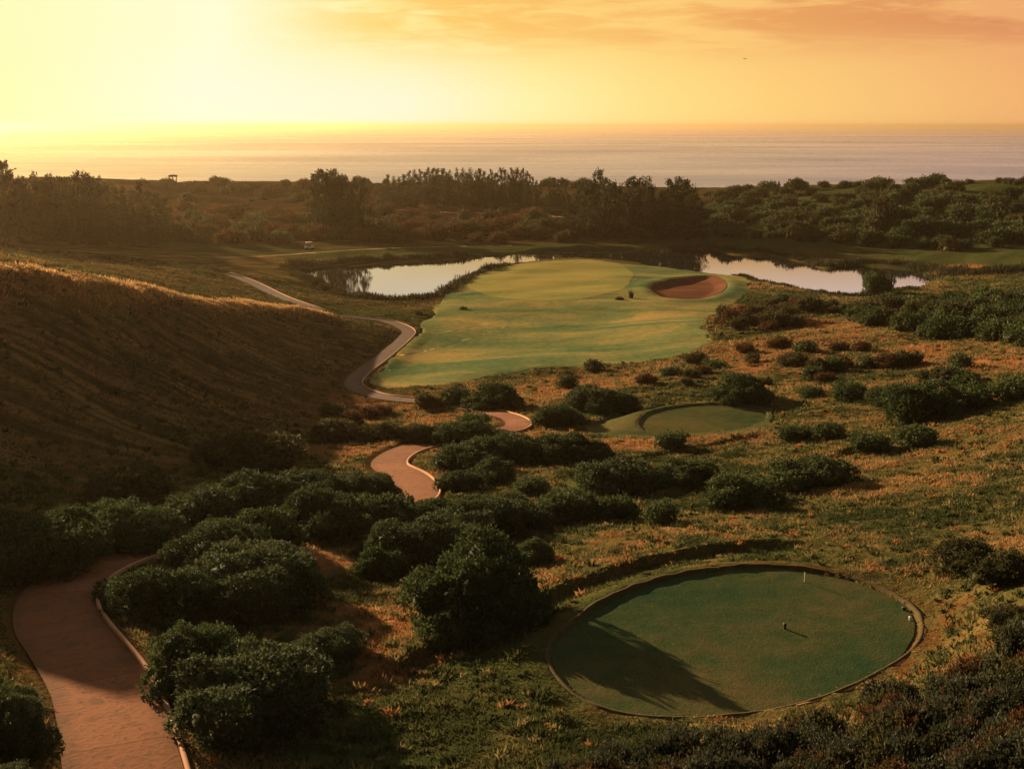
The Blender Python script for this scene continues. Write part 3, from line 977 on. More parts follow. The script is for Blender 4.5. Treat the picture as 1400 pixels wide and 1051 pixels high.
G1 = 'shrubs beside the cart path'; G2 = 'shrubs between the tees'; G3 = 'shrubs on the right slope'
SHRUBS = [
 # left of the path
 (50, 806, 190, 125, 'big', 'big dark shrub on the bank above the outer bend of the near path', G1),
 (165, 762, 150, 80, 'big', 'dark shrub on the bank over the path, right of the big bank shrub', G1),
 (270, 722, 120, 62, 'mid', 'olive toned dark shrub just before the path slips behind the hedge', G1),
 (345, 706, 150, 66, 'big', 'broad dark shrub in the middle of the hedge below the grassy hill', G1),
 (430, 697, 130, 62, 'big', 'round dark shrub in the hedge, next to the one beside the path bend', G1),
 (498, 693, 100, 52, 'big', 'dark shrub at the hedge end beside the red path bend', G1),
 (170, 696, 150, 48, 'olive', 'brownish low shrub at the foot of the grassy hill, above the bank shrubs', G1),
 (345, 648, 160, 58, 'olive', 'wide dim olive shrub at the foot of the grassy hill', G1),
 (455, 608, 95, 40, 'olive', 'olive shrub beside the bare red patch under the hill', G1),
 (520, 605, 70, 36, 'olive', 'small olive shrub uphill of the upper path bend', G1),
 (10, 1050, 120, 120, 'big', 'nearly black shrub at the inside edge of the near path', G1),
 (-10, 1120, 130, 80, 'big', 'lowest dark shrub left of the near path, cut by the picture edge', G1),
 # right of the path
 (352, 1030, 260, 200, 'big', 'largest shrub in the place, black sided, right of the near path', G1),
 (275, 960, 160, 130, 'big', 'leafy green shrub touching the kerb of the near path', G1),
 (440, 925, 110, 80, 'big', 'small dark shrub on the far shoulder of the largest shrub', G1),
 (360, 848, 210, 80, 'big', 'dome shaped shrub with a black shaded flank behind the largest shrub', G1),
 (225, 860, 150, 110, 'big', 'green shrub inside the path bend where the kerb begins', G1),
 (290, 790, 150, 70, 'big', 'low spreading shrub behind the kerb bend, level with the shaded path', G1),
 (355, 760, 140, 62, 'mid', 'grey green shrub in front of the hidden stretch of path', G1),
 (440, 742, 130, 62, 'big', 'long low shrub over the hidden path, left of the red grass patch', G1),
 (520, 730, 130, 55, 'mid', 'pale topped shrub above the red grass patch', G1),
 (520, 770, 70, 45, 'mid', 'little pale shrub at the right tip of the red grass patch', G1),
 (585, 712, 70, 34, 'mid', 'small shrub below the kerb of the red path bend', G1),
 # centre
 (650, 884, 200, 178, 'big', 'tall black sided shrub alone between path and front tee', G2),
 (590, 790, 150, 88, 'big', 'wide shrub with lit crown behind the tall black sided shrub', G2),
 (520, 795, 80, 60, 'mid', 'left end shrub of the wide shrub behind the tall black one', G2),
 (665, 745, 130, 62, 'big', 'grey green shrub between the wide shrub and the golden grass', G2),
 (700, 726, 110, 50, 'mid', 'dark shrub on the far side of the tall black shrub', G2),
 (775, 716, 110, 48, 'mid', 'low dark shrub nearest the golden grass above the front tee', G2),
 (725, 775, 70, 50, 'mid', 'small shrub at the right shoulder of the tall black shrub', G2),
 (725, 676, 60, 26, 'small', 'tiny shrub left of the small lawn patch', G2),
 (628, 646, 92, 58, 'mid', 'pale crowned shrub at the left end of the middle thicket', G2),
 (690, 636, 100, 54, 'mid', 'highest shrub of the middle thicket beyond the red path bend', G2),
 (757, 634, 100, 44, 'mid', 'dark shrub in the middle of the thicket below the far tees', G2),
 (815, 630, 62, 34, 'mid', 'right end shrub of the middle thicket', G2),
 (672, 662, 72, 42, 'mid', 'round shrub in front of the middle thicket', G2),
 (626, 672, 66, 34, 'mid', 'dark round shrub nearest the red path bend', G2),
 (575, 610, 78, 34, 'olive', 'olive shrub on the inside of the upper path curve', G2),
 (648, 588, 60, 22, 'small', 'flat dark shrub beside the topmost red path curve', G2),
 (628, 610, 84, 32, 'mid', 'low shrub hiding the path between its two red bends', G2),
 (668, 603, 54, 22, 'small', 'little shrub in the path gap next to the topmost red curve', G2),
 (842, 678, 118, 50, 'mid', 'broad shrub right of the small lawn patch', G2),
 (935, 664, 82, 34, 'mid', 'dark shrub on the terrace between the broad shrub and the domed one', G2),
 (852, 712, 62, 44, 'small', 'shaggy shrub under the broad shrub', G2),
 (903, 718, 66, 38, 'small', 'little round shrub left of the domed shrub', G2),
 (1010, 698, 120, 55, 'mid', 'domed shrub casting a long shadow on golden grass', G2),
 (1113, 672, 116, 48, 'mid', 'dark domed shrub right of the other domed shrub', G2),
 (916, 614, 64, 24, 'small', 'small dark shrub in front of the second tee', G2),
 (762, 584, 74, 30, 'mid', 'round shrub at the head of the path curve, left of second tee', G2),
 (816, 566, 96, 32, 'mid', 'long shrub just beyond the second tee apron', G2),
 (628, 556, 56, 34, 'small', 'brown green shrub above the upper path curve, left of a pair', G2),
 (680, 563, 82, 34, 'mid', 'dark shrub above the upper path curve, right of a pair', G2),
 (1018, 555, 92, 34, 'mid', 'dark shrub at the far edge of the second tee', G2),
 # right slope
 (1085, 606, 58, 30, 'small', 'left shrub of the pair right of the second tee', G3),
 (1130, 604, 62, 32, 'small', 'right shrub of the pair right of the second tee', G3),
 (1192, 620, 74, 32, 'small', 'left half of the flat shrub on the terrace', G3),
 (1250, 614, 74, 30, 'small', 'right half of the flat shrub on the terrace', G3),
 (1162, 550, 66, 30, 'small', 'shrub at the left end of the right slope row', G3),
 (1222, 556, 72, 42, 'mid', 'tall shrub left of the biggest on the right slope', G3),
 (1262, 578, 118, 62, 'mid', 'biggest shrub on the right slope', G3),
 (1325, 560, 80, 42, 'small', 'shrub joined to the right side of the biggest slope shrub', G3),
 (1384, 548, 74, 36, 'small', 'last shrub at the right end of the slope row', G3),
 (1318, 535, 60, 26, 'small', 'shrub behind the right slope row', G3),
 (1112, 545, 46, 20, 'small', 'tiny pale shrub before the right slope row', G3),
 (1310, 785, 120, 50, 'olive', 'dim shrub up the bank right of the front tee', G3),
 (1380, 800, 120, 60, 'olive', 'dark gapped shrub at the right edge above the heath', G3),
 (1390, 868, 100, 48, 'olive', 'grey twiggy shrub at the right edge under the gapped one', G3),
 # round the green and pond
 (632, 426, 14, 8, 'small', 'small dark tuft of shrub left of the green, one of two', None),
 (572, 431, 14, 6, 'small', 'flat dark tuft of shrub near the path end by the pond', None),
 (847, 413, 16, 8, 'small', 'tiny black shrub on the lawn left of the bunker', None),
 (1198, 404, 48, 34, 'mid', 'spreading waterside bush standing up against the pond', None),
]
for sdef in SHRUBS:
    shrub(*sdef)

# a tuft of upright stems beside the tiny shrub on the lawn
def stems(name, px, py, wpx, hpx, n, label, cat):
    g = hit(px, py, fast_h); dp = depth_of(g); rng = np.random.default_rng(77)
    H = hpx * dp / F; Wd = wpx * dp / F
    b = np.stack([rng.uniform(-.5, .5, n) * Wd, rng.uniform(-.5, .5, n) * Wd, np.zeros(n)], 1)
    dr = unit(np.stack([rng.normal(size=n) * .12, rng.normal(size=n) * .12, np.ones(n)], 1))
    V, Q = quads_from(b, dr, H * rng.uniform(.6, 1.1, n), np.full(n, .10), rng)
    tag(link(name, np_mesh(name, V, Q, M['reed']), None, tuple(g)), label, cat)


stems('reed_clump', 863, 410, 5, 15, 60, 'upright dark clump of stems on the lawn beside the tiny black shrub', 'plant')


def scatter(poly, n, wr, hr, kinds, label, group, name, cat, seed, hmin=.4):
    """n single plants spread over a patch seen as the given outline"""
    rng = random.Random(seed); P = np.array(poly, float)
    lo, hi = P.min(0), P.max(0); k = 0; tries = 0
    while k < n and tries < n * 40:
        tries += 1
        x, y = rng.uniform(lo[0], hi[0]), rng.uniform(lo[1], hi[1])
        if not inside(np.array([x]), np.array([y]), P)[0]:
            continue
        g = hit(x, y, fast_h)
        w_ = rng.uniform(*wr) * F / depth_of(g); h_ = w_ * rng.uniform(*hr)
        shrub(x, y, w_, h_, rng.choice(kinds), label, group, name, cat, False, hmin)
        k += 1


scatter([(1150,437),(1210,422),(1300,410),(1420,415),(1420,480),(1350,476),(1280,466),(1200,450)], 70, (3.0, 6.0), (.36, .55), ['small', 'scrub', 'scrub', 'scrubo'],
        'dark green bush in the dense thicket on the hillside below the pond end', 'bushes of the thicket below the pond end', 'thicket_bush', 'bush', 1)
scatter([(1035,410),(1080,406),(1160,416),(1180,424),(1130,432),(1060,426)], 24, (1.4, 3.0), (.35, .55), ['scrub', 'scrubo', 'small'],
        'low green bush on the near bank of the pond behind the bunker', 'bushes on the near pond bank', 'bank_bush', 'bush', 2)
scatter([(975,440),(1020,424),(1090,418),(1130,434),(1080,452),(1000,452)], 24, (2.4, 4.8), (.4, .6), ['rust', 'scrubo', 'rust'],
        'reddish brown bush between the bunker and the orange grass', 'reddish bushes beside the bunker', 'rusty_bush', 'bush', 3)
scatter([(960,262),(1100,258),(1250,256),(1420,252),(1420,335),(1300,345),(1180,338),(1060,330),(960,325),(900,325),(900,280)], 270, (3.6, 9.0), (.27, .42), ['scrub', 'scrub', 'scrubo', 'scrub'],
        'rounded dark scrub bush on the far hillside beyond the pond', 'scrub bushes on the far hillside', 'scrub_bush', 'bush', 4)
scatter([(430,318),(560,300),(700,299),(800,306),(800,332),(640,334),(480,332),(380,332)], 90, (5, 10.0), (.35, .5), ['rust', 'rust', 'scrubo'],
        'low reddish brown heath bush on the flat beyond the pond', 'heath bushes beyond the pond', 'heath_bush', 'bush', 5)
scatter([(235,258),(430,256),(520,262),(560,285),(460,322),(380,335),(240,335)], 95, (3, 9.0), (.3, .45), ['scrubo', 'rust', 'scrub'],
        'hazy olive bush on the flat left of the pond', 'hazy bushes left of the pond', 'flat_land_bush', 'bush', 6)
scatter([(130,255),(420,250),(640,252),(800,254),(960,258),(1100,255),(1330,249),(1420,251),(1420,254),(1100,258),(800,258),(420,255),(130,259)], 70, (3, 8.0), (.25, .45), ['scrub', 'scrubo'],
        'low dark bush breaking the skyline of the far dune', 'bushes along the dune skyline', 'dune_bush', 'bush', 7)
scatter([(745,1085),(790,1060),(860,1045),(930,1028),(1080,1012),(1180,992),(1260,955),(1320,915),(1410,880),(1410,1100),(745,1100)], 150, (.6, 1.35), (.5, .8), ['heath', 'heath', 'heath', 'heath', 'scrubo', 'rust'],
        'dark spiky heath plant in the bed below the front tee', 'heath plants below the front tee', 'heath_plant', 'plant', 8, .6)
scatter([(620,585),(640,570),(560,560),(460,590),(430,570),(540,556),(600,560)], 10, (1.6, 3), (.4, .6), ['rust', 'scrubo'],
        'small brown bush in the dry grass above the upper path curve', 'small brown bushes by the upper path curve', 'dry_bush', 'bush', 9)
scatter([(640,520),(760,510),(900,505),(1000,480),(1130,470),(1300,500),(1400,510),(1400,530),(1100,530),(900,530),(720,545)], 46, (1.4, 3.4), (.3, .5), ['rust', 'scrubo', 'scrub'],
        'small low bush in the reddish grass short of the fairway', 'small low bushes in the reddish grass', 'grassland_bush', 'bush', 10)


# ------------------------------------------------------------------ trees
def crown_mesh(name, seed, style):
    """feathery crown: 1 high; swept branches set with drooping needle sprays"""
    rng = np.random.default_rng(seed)
    B, D, L = [], [], []
    nb = 58 if style != 'spread' else 54
    for k in range(nb):
        t = rng.uniform(.06, .98) if style == 'spire' else rng.uniform(.08, .96)
        a = rng.uniform(0, 2 * math.pi)
        if style == 'spire':
            reach = .17 * (1.02 - t) ** .7 * rng.uniform(.55, 1.25) + .012
            rise = rng.uniform(.05, .14)
        elif style == 'plume':
            reach = .21 * math.sin(math.pi * min(1, .30 + t * .69)) * rng.uniform(.5, 1.2) + .01
            rise = rng.uniform(.04, .14)
        else:
            reach = .34 * math.sin(math.pi * min(1, .30 + t * .68)) * rng.uniform(.5, 1.15)
            rise = rng.uniform(.02, .12)
        o = np.array([0, 0, max(t - rise, .01)]); e = np.array([reach * math.cos(a), reach * math.sin(a), t])
        n = int(14 + 90 * reach)
        s = rng.uniform(.25, 1.0, n)
        p = o + (e - o) * s[:, None] + rng.normal(size=(n, 3)) * .016
        B.append(p); D.append(unit((e - o)[None] * 3 + np.array([0, 0, .35]) + .55 * rng.normal(size=(n, 3)))); L.append(rng.uniform(.03, .062, n))
    B, D, L = np.concatenate(B), np.concatenate(D), np.concatenate(L)
    V, Q = quads_from(B, D, L, L * .42, rng)
    return np_mesh(name, V, Q, M['needles'])


def trunk_mesh(name, seed):
    rng = np.random.default_rng(seed)
    k = rng.normal(size=2) * .012
    segs = [([(0, 0, -.02), (k[0], k[1], .45), (k[0] * .3, -k[1], .93)], [.016, .011, .003])]
    for i in range(7):
        a = rng.uniform(0, 6.28); z = rng.uniform(.25, .8); r = .12 * (1.05 - z)
        segs.append(([(k[0] * z, k[1] * z, z), (r * math.cos(a), r * math.sin(a), z + .08)], [.006, .002]))
    V, Fc = tubes(segs, 5)
    return np_mesh(name, V, Fc, M['bark'], True)


CROWN = {s: [crown_mesh('crown', 900 + 10 * i + k, s) for k in range(4)] for i, s in enumerate(('spire', 'plume', 'spread'))}
TRUNK = [trunk_mesh('trunk', 950 + k) for k in range(3)]


def tree(px, top, base, style, fat, label, group, name='casuarina_tree'):
    g = hit(px, base, fast_h)
    d = ray(px, top); t_ = math.hypot(g[0], g[1]) / math.hypot(d[0], d[1])
    H = max(3.0, CZ + d[2] * t_ - g[2])
    o = bpy.data.objects.new(name, None); COL.objects.link(o)
    o.location = (g[0], g[1], GZ(g[0], g[1]) - .1); o.rotation_euler = (0, 0, PRNG.uniform(0, 6.28)); o.scale = (H * fat * .68, H * fat * .68, H)
    link('trunk', PRNG.choice(TRUNK), o); link('crown', PRNG.choice(CROWN[style]), o)
    return tag(o, label, 'tree', group)


ROW = [(531,237),(539,240),(546,241),(553,236),(560,232),(567,231),(575,230),(581,233),(586,227),(593,229),(598,228),(606,229),(611,234),(615,232),(625,229),(633,229),(638,234),(643,229),(651,233),
       (656,229),(662,232),(668,238),(672,230),(678,234),(685,227),(690,230),(695,233),(700,228),(706,229),(711,233),(715,229),(720,233),(724,237),(728,240),(733,246),(738,250)]
for i, (x, y) in enumerate(ROW):
    tree(x, y, 276 + PRNG.uniform(-4, 6), PRNG.choice(('spire', 'plume', 'plume')), PRNG.uniform(1.0, 1.5), 'narrow dark casuarina in the long tree row on the rise against the sea', 'casuarinas of the long row')
for i in range(26):                                                         # the shorter second line that closes the row below its tops
    x = 528 + i * 8.2 + PRNG.uniform(-3, 3)
    tree(x, 254 + PRNG.uniform(-7, 6), 281 + PRNG.uniform(-3, 5), PRNG.choice(('plume', 'spread')), PRNG.uniform(1.0, 1.4), 'shorter bushy casuarina along the front of the long tree row', 'shorter casuarinas in front of the long row')
for x, y in [(431,234),(437,231),(443,227),(449,231),(456,227),(461,231),(467,238)]:
    tree(x, y, 319 + PRNG.uniform(-4, 5), 'plume', PRNG.uniform(.9, 1.3), 'hazy tree in the compact clump left of the long row', 'trees of the compact clump')
for x, y in [(475,236),(488,240),(498,242),(481,250),(452,262),(440,266),(468,266)]:
    tree(x, y, 320 + PRNG.uniform(-6, 6), 'spread', PRNG.uniform(.8, 1.1), 'hazy spreading tree between the compact clump and the long row', 'spreading trees next to the compact clump')
for x, y, st in [(757,242,'spire'),(750,252,'plume'),(764,250,'plume'),(772,250,'spread')]:
    tree(x, y, 280, st, 1.5, 'tree in the little gap group right of the long row', 'trees of the little gap group')
for x, y, st in [(790,248,'plume'),(800,246,'plume'),(806,243,'spire'),(812,234,'plume'),(819,229,'spire'),(826,240,'plume'),(832,244,'spire'),(839,246,'spire'),(847,248,'spire')]:
    tree(x, y, 312 + PRNG.uniform(-8, 8), st, PRNG.uniform(1.1, 1.5), 'dark tree of the pointed group, behind the yellowish bush across the pond', 'trees of the pointed group')
for x, y, st in [(858,243,'plume'),(865,239,'spread'),(872,240,'plume'),(879,238,'spread'),(886,240,'plume'),(852,262,'spread'),(870,262,'spread'),(888,262,'spread')]:
    tree(x, y, 316 + PRNG.uniform(-8, 8), st, PRNG.uniform(1.1, 1.5), 'dark full crowned tree in the middle clump across the pond', 'trees of the middle clump')
for x, y, st in [(914,241,'plume'),(921,238,'spread'),(928,239,'plume'),(936,242,'plume'),(946,249,'spire'),(905,258,'spread'),(930,260,'spread'),(950,264,'spread')]:
    tree(x, y, 316 + PRNG.uniform(-8, 8), st, PRNG.uniform(1.1, 1.6), 'dark tree in the last clump before the open far hillside', 'trees of the last clump')
for i in range(17):
    x = 775 + i * 11.2 + PRNG.uniform(-4, 4)
    tree(x, 270 + PRNG.uniform(-12, 14), 325 + PRNG.uniform(-6, 6), PRNG.choice(('plume', 'plume', 'spread')), PRNG.uniform(1.0, 1.4), 'low dark tree in the wooded bank across the pond', 'low trees of the wooded bank')
for x, y in [(1072,250),(1058,247),(1064,248),(1085,250),(1095,252),(1104,252)]:
    tree(x, y, 268, 'plume', 1.4, 'thin tree on the crest of the far hillside', 'thin trees on the far hillside crest')
for x, y, st in [(-6,210,'spread'),(6,216,'plume'),(14,217,'spread'),(24,229,'spread'),(34,238,'spread')]:
    tree(x, y, 325 + PRNG.uniform(-5, 5), st, 1.5, 'tall hazy tree rising at the far left of the wood', 'tall trees at the far left')
for x, y in [(52,234),(63,240),(70,238),(76,237),(84,240),(91,238),(100,241),(111,232),(119,235),(123,233),(128,238),(132,243),(141,240),(150,250),(160,254),(172,252),(184,256),(195,246),(206,258),(216,262),(228,268)]:
    tree(x, y, 326 + PRNG.uniform(-8, 6), PRNG.choice(('plume', 'spire', 'plume')), PRNG.uniform(1.1, 1.6), 'slender hazy tree along the top of the left wood', 'slender trees of the left wood')
for i in range(42):
    x = -20 + i * 6.4 + PRNG.uniform(-4, 4); top = 258 + .10 * max(0, x) + PRNG.uniform(-6, 14)
    tree(x, top, 333 + PRNG.uniform(-8, 4), PRNG.choice(('spread', 'plume', 'spread')), PRNG.uniform(1.2, 1.7), 'hazy brown crowned tree on the near side of the left wood', 'near trees of the left wood')
shrub(803, 322, 48, 34, 'olive', 'yellowish lit bush in front of the pointed trees across the pond', None, 'yellow_bush', 'bush', False)
shrub(1208, 322, 56, 50, 'scrubo', 'tall brownish bush standing out on the far hillside', None, 'tall_bush', 'bush', False)


# ------------------------------------------------------------------ reeds and grass (nobody could count the blades)
def near_mask(x, y):
    """where loose grass may grow"""
    ok = np.ones(x.shape, bool)
    for P in (FAIR, POND, APRON, TEE3):
        ok &= sdf(x, y, P, 6) > (.35 if P is POND else -.15 + 1.1 * fbm(x / 2.5, y / 2.5, 93, 2))
    for P in (TEE1, TEE2):
        ok &= sdf(x, y, P, 6) > .18
    for P, hw, _ in LANES:
        d, _, _ = poly_dist(x, y, P)
        ok &= d > hw + (.22 if hw > 1.2 else -.2)
    return ok


NG = 320000
gyv = np.exp(RNG.uniform(math.log(23), math.log(250), NG))
gxv = RNG.uniform(-1, 1, NG) * (.48 * gyv + 11)
k = near_mask(gxv, gyv); gxv, gyv = gxv[k], gyv[k]
gm2 = region_masks(gxv, gyv)
clump = fbm(gxv / 1.6, gyv / 1.6, 71, 3) + .4 * fbm(gxv / 9, gyv / 9, 72, 2)
keep = (clump + RNG.normal(size=len(gxv)) * .25 > -.36)
gxv, gyv, clump = gxv[keep], gyv[keep], clump[keep]; gm2 = {a: b[keep] for a, b in gm2.items()}
nT = len(gxv); gzv = ground_h(gxv, gyv)
PB = 4
tint = .40 + .95 * fbm(gxv / 9, gyv / 9, 73, 3) + .85 * fbm(gxv / 1.1, gyv / 1.1, 74, 2) + .12 * RNG.normal(size=nT)
tint = np.clip(tint * (1 - gm2['green']) + .12 * gm2['green'], 0, 1); tint = np.clip(tint * (1 - .9 * gm2['orange']) + .9 * gm2['orange'] * (.78 + .25 * (tint - .4)), 0, 1)
hh = (.085 + .0011 * gyv) * np.clip(1 + 1.0 * clump, .4, 2.0) * (1 - .45 * gm2['hill']) * (1 - .25 * gm2['green'])
s1 = sdf(gxv, gyv, TEE1, 8); hh *= np.clip(.35 + s1 / 3, .55, 1)
wdt = .013 + .00062 * gyv
bx = np.repeat(gxv, PB) + RNG.normal(size=nT * PB) * np.repeat(.05 + .0009 * gyv, PB)
by = np.repeat(gyv, PB) + RNG.normal(size=nT * PB) * np.repeat(.05 + .0009 * gyv, PB)
bz = np.repeat(gzv, PB) - .03
H_ = np.repeat(hh, PB) * RNG.uniform(.6, 1.25, nT * PB); W_ = np.repeat(wdt, PB)
an = RNG.uniform(0, 2 * math.pi, nT * PB)
lx, ly = RNG.normal(size=nT * PB) * .7, RNG.normal(size=nT * PB) * .7 - .1
b0 = np.stack([bx - np.cos(an) * W_, by - np.sin(an) * W_, bz], 1)
b1 = np.stack([bx + np.cos(an) * W_, by + np.sin(an) * W_, bz], 1)
tp = np.stack([bx + lx * H_, by + ly * H_, bz + H_], 1)
V = np.stack([b0, b1, tp], 1).reshape(-1, 3)
ti = np.repeat(np.clip(np.repeat(tint, PB) + RNG.normal(size=nT * PB) * .06, 0, 1), 3)
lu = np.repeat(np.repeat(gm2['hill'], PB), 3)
tag(link('grass', np_mesh('grass', V, np.arange(len(V)).reshape(-1, 3), M['grass'], False, None, {'tint': ti, 'lush': lu})), kind='stuff')


# taller tussocks among the grass
nq = 15000
ty = np.exp(RNG.uniform(math.log(25), math.log(190), nq)); tx = RNG.uniform(-1, 1, nq) * (.46 * ty + 4)
k = near_mask(tx, ty) & (sdf(tx, ty, TEE1, 5) > .9); tx, ty = tx[k], ty[k]
k = fbm(tx / 7, ty / 7, 81, 3) + .35 * RNG.normal(size=len(tx)) > -.05
tx, ty = tx[k], ty[k]
m3 = region_masks(tx, ty); k = RNG.random(len(tx)) > .75 * m3['hill']; tx, ty = tx[k], ty[k]; m3 = {a: b[k] for a, b in m3.items()}
nq = len(tx); TB = 22
hq = RNG.uniform(.12, .32, nq) * (1 + .003 * ty); rq = 1.0 * hq
p3 = np.stack([np.repeat(tx, TB) + RNG.normal(size=nq * TB) * .3 * np.repeat(rq, TB), np.repeat(ty, TB) + RNG.normal(size=nq * TB) * .3 * np.repeat(rq, TB), np.repeat(ground_h(tx, ty), TB) - .03], 1)
d3 = unit(np.stack([RNG.normal(size=nq * TB) * .8, RNG.normal(size=nq * TB) * .8, np.ones(nq * TB)], 1))
V, Q = quads_from(p3, d3, np.repeat(hq, TB) * RNG.uniform(.6, 1.15, nq * TB), np.repeat(.022 + .0011 * ty, TB), RNG)
tt = np.clip(RNG.choice([.02, .10, .2, .30, .55, .78, .86], nq, p=[.26, .24, .18, .14, .10, .05, .03]) + .2 * m3['orange'], 0, 1)
tag(link('tussock_grass', np_mesh('tussock_grass', V, Q, M['grass'], False, None, {'tint': np.repeat(tt, TB * 4), 'lush': np.repeat(m3['hill'], TB * 4)})), kind='stuff')


def reeds(name, P, n, hgt, spread, seed, inset=0.0):
    rng = np.random.default_rng(seed)
    Q = resample(P, .5)
    i = rng.integers(0, len(Q), n)
    p = Q[i] + rng.normal(size=(n, 2)) * spread
    z = np.maximum(lawn_h(p[:, 0], p[:, 1]), Z_POND - .1) - .05
    b = np.concatenate([p, z[:, None]], 1)
    dr = unit(np.stack([rng.normal(size=n) * .15, rng.normal(size=n) * .15, np.ones(n)], 1))
    cl = np.clip(1 + 1.2 * fbm(p[:, 0] / 3, p[:, 1] / 3, seed, 2), .3, 2)
    V, Qf = quads_from(b, dr, hgt * rng.uniform(.5, 1.15, n) * cl, np.full(n, .16), rng)
    tag(link(name, np_mesh(name, V, Qf, M['reed'])), kind='stuff')


def fringe(P, n, hgt, spread, seed):
    """tall dry grass standing along the crest of the left hill"""
    rng = np.random.default_rng(seed)
    Q = resample(P[:, :2], .5)
    p = Q[rng.integers(0, len(Q), n)] + rng.normal(size=(n, 2)) * spread
    b = np.concatenate([p, (fast_h(p[:, 0], p[:, 1]) - .04)[:, None]], 1)
    dr = unit(np.stack([rng.normal(size=n) * .35, rng.normal(size=n) * .35, np.ones(n)], 1))
    cl = np.clip(1 + 1.3 * fbm(p[:, 0] / 4, p[:, 1] / 4, seed, 2), .25, 1.8)
    V, Qf = quads_from(b, dr, hgt * rng.uniform(.5, 1.15, n) * cl, np.full(n, .10), rng)
    tag(link('dry_grass', np_mesh('dry_grass', V, Qf, M['fringe'])), kind='stuff')


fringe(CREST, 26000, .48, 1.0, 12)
pp = lambda L: catmull([at_h(a, b, 31.8)[:2] for a, b in L], 6)
reeds('reeds', pp([(405,378),(430,390),(455,401),(490,409),(540,412),(598,408),(622,392),(650,376),(690,366)]), 9000, .95, 1.0, 1)
reeds('reeds', pp([(400,366),(450,361),(520,357),(600,353),(650,350)]), 5000, .9, 1.2, 2)
reeds('reeds', pp([(900,342),(930,341),(975,340),(1010,345),(1060,348),(1100,356),(1130,364),(1180,360),(1240,365),(1275,374)]), 7000, .9, 1.2, 5)
reeds('reeds', pp([(1270,392),(1210,405),(1160,406),(1120,400),(1080,392),(1040,384),(1010,377)]), 5000, .6, .9, 3)
reeds('reeds', pp([(1290,378),(1315,385),(1350,388),(1400,392)]), 4000, 1.0, 2.2, 4)


# ------------------------------------------------------------------ small things
g = hit(423, 341, lawn_h); z = GZ(g[0], g[1])
cart = bpy.data.objects.new('golf_cart', None); COL.objects.link(cart); cart.location = (g[0], g[1], z); cart.rotation_euler = (0, 0, math.radians(25))
tag(cart, 'tiny white golf cart parked on the flat across the pond end', 'golf cart')
V, Fc = boxes([(0, 0, .45, 2.2, 1.15, .22), (-.75, 0, .72, .6, 1.1, .36), (.92, 0, .72, .34, 1.1, .42)])
link('body', np_mesh('body', V, Fc, M['white']), cart)
V, Fc = boxes([(-.1, 0, 1.83, 1.7, 1.15, .07)])
link('roof', np_mesh('roof', V, Fc, M['white']), cart)
V, Fc = boxes([(-.35, 0, .95, .5, 1.0, .14), (-.62, 0, 1.2, .12, 1.0, .45)])
link('seat', np_mesh('seat', V, Fc, M['dark']), cart)
V, Fc = tubes([([(x, y, .9), (x * .86, y, 1.8)], [.022, .022]) for x in (.85, -.95) for y in (-.5, .5)], 5)
link('roof_posts', np_mesh('roof_posts', V, Fc, M['dark']), cart)
for x in (.75, -.75):
    for y in (-.52, .52):
        V, Fc = tubes([([(0, -.1, 0), (0, -.099, 0), (0, .099, 0), (0, .1, 0)], [.01, .22, .22, .01])], 14)
        link('wheel', np_mesh('wheel', V, Fc, M['dark']), cart, (x, y, .22))

g = hit(237, 252, lawn_h); z = GZ(g[0], g[1]) - .1; K = depth_of(g) / F
hut = bpy.data.objects.new('lookout_shelter', None); COL.objects.link(hut); hut.location = (g[0], g[1], z); hut.rotation_euler = (0, 0, math.radians(12))
tag(hut, 'small open shelter with flat dark roof alone on the dune skyline', 'shelter')
hw_, hz_ = 6.0 * K, 12.5 * K
V, Fc = tubes([([(x, y, -.3), (x, y, hz_ - .5)], [.13, .12]) for x in (-hw_ * .75, -hw_ * .1, hw_ * .75) for y in (-1.2, 1.2)], 6)
link('posts', np_mesh('posts', V, Fc, M['wood']), hut)
V, Fc = boxes([(0, 0, hz_ - .35, hw_ * 2, 3.4, .5), (0, 0, hz_ - .02, hw_ * 1.7, 2.6, .2), (0, 0, hz_ + .13, hw_ * 1.1, 1.4, .12)])
link('roof', np_mesh('roof', V, Fc, M['thatch']), hut)
V, Fc = boxes([(0, 1.25, .55, hw_ * 1.5, .06, 1.1)])
link('rail', np_mesh('rail', V, Fc, M['wood']), hut)


def tee_marker(px, py, hpx, mat, label, rad=.03, ball=True):
    g = at_h(px, py, 16.0); h = hpx * depth_of(g) / F
    V, Fc = tubes([([(0, 0, -.05), (0, 0, h * .7), (0, 0, h * .85), (0, 0, h * .95), (0, 0, h)], [rad * .7, rad * .8, rad, rad * .95, rad * .3])], 8)
    return tag(link('tee_marker', np_mesh('tee_marker', V, Fc, mat, True), None, (g[0], g[1], Z_TEE1 + .02)), label, 'tee marker')


tee_marker(1100, 796, 14, M['white'], 'thin white peg standing near the far edge of the front tee', .022)
tee_marker(1073, 860, 8, M['dark'], 'short dark peg in the middle of the front tee with a long shadow', .06)
tee_marker(1244, 848, 5, M['white'], 'small white block at the right rim of the front tee', .05)
tee_marker(1236, 834, 4, M['dark'], 'small black block at the right rim of the front tee', .085)

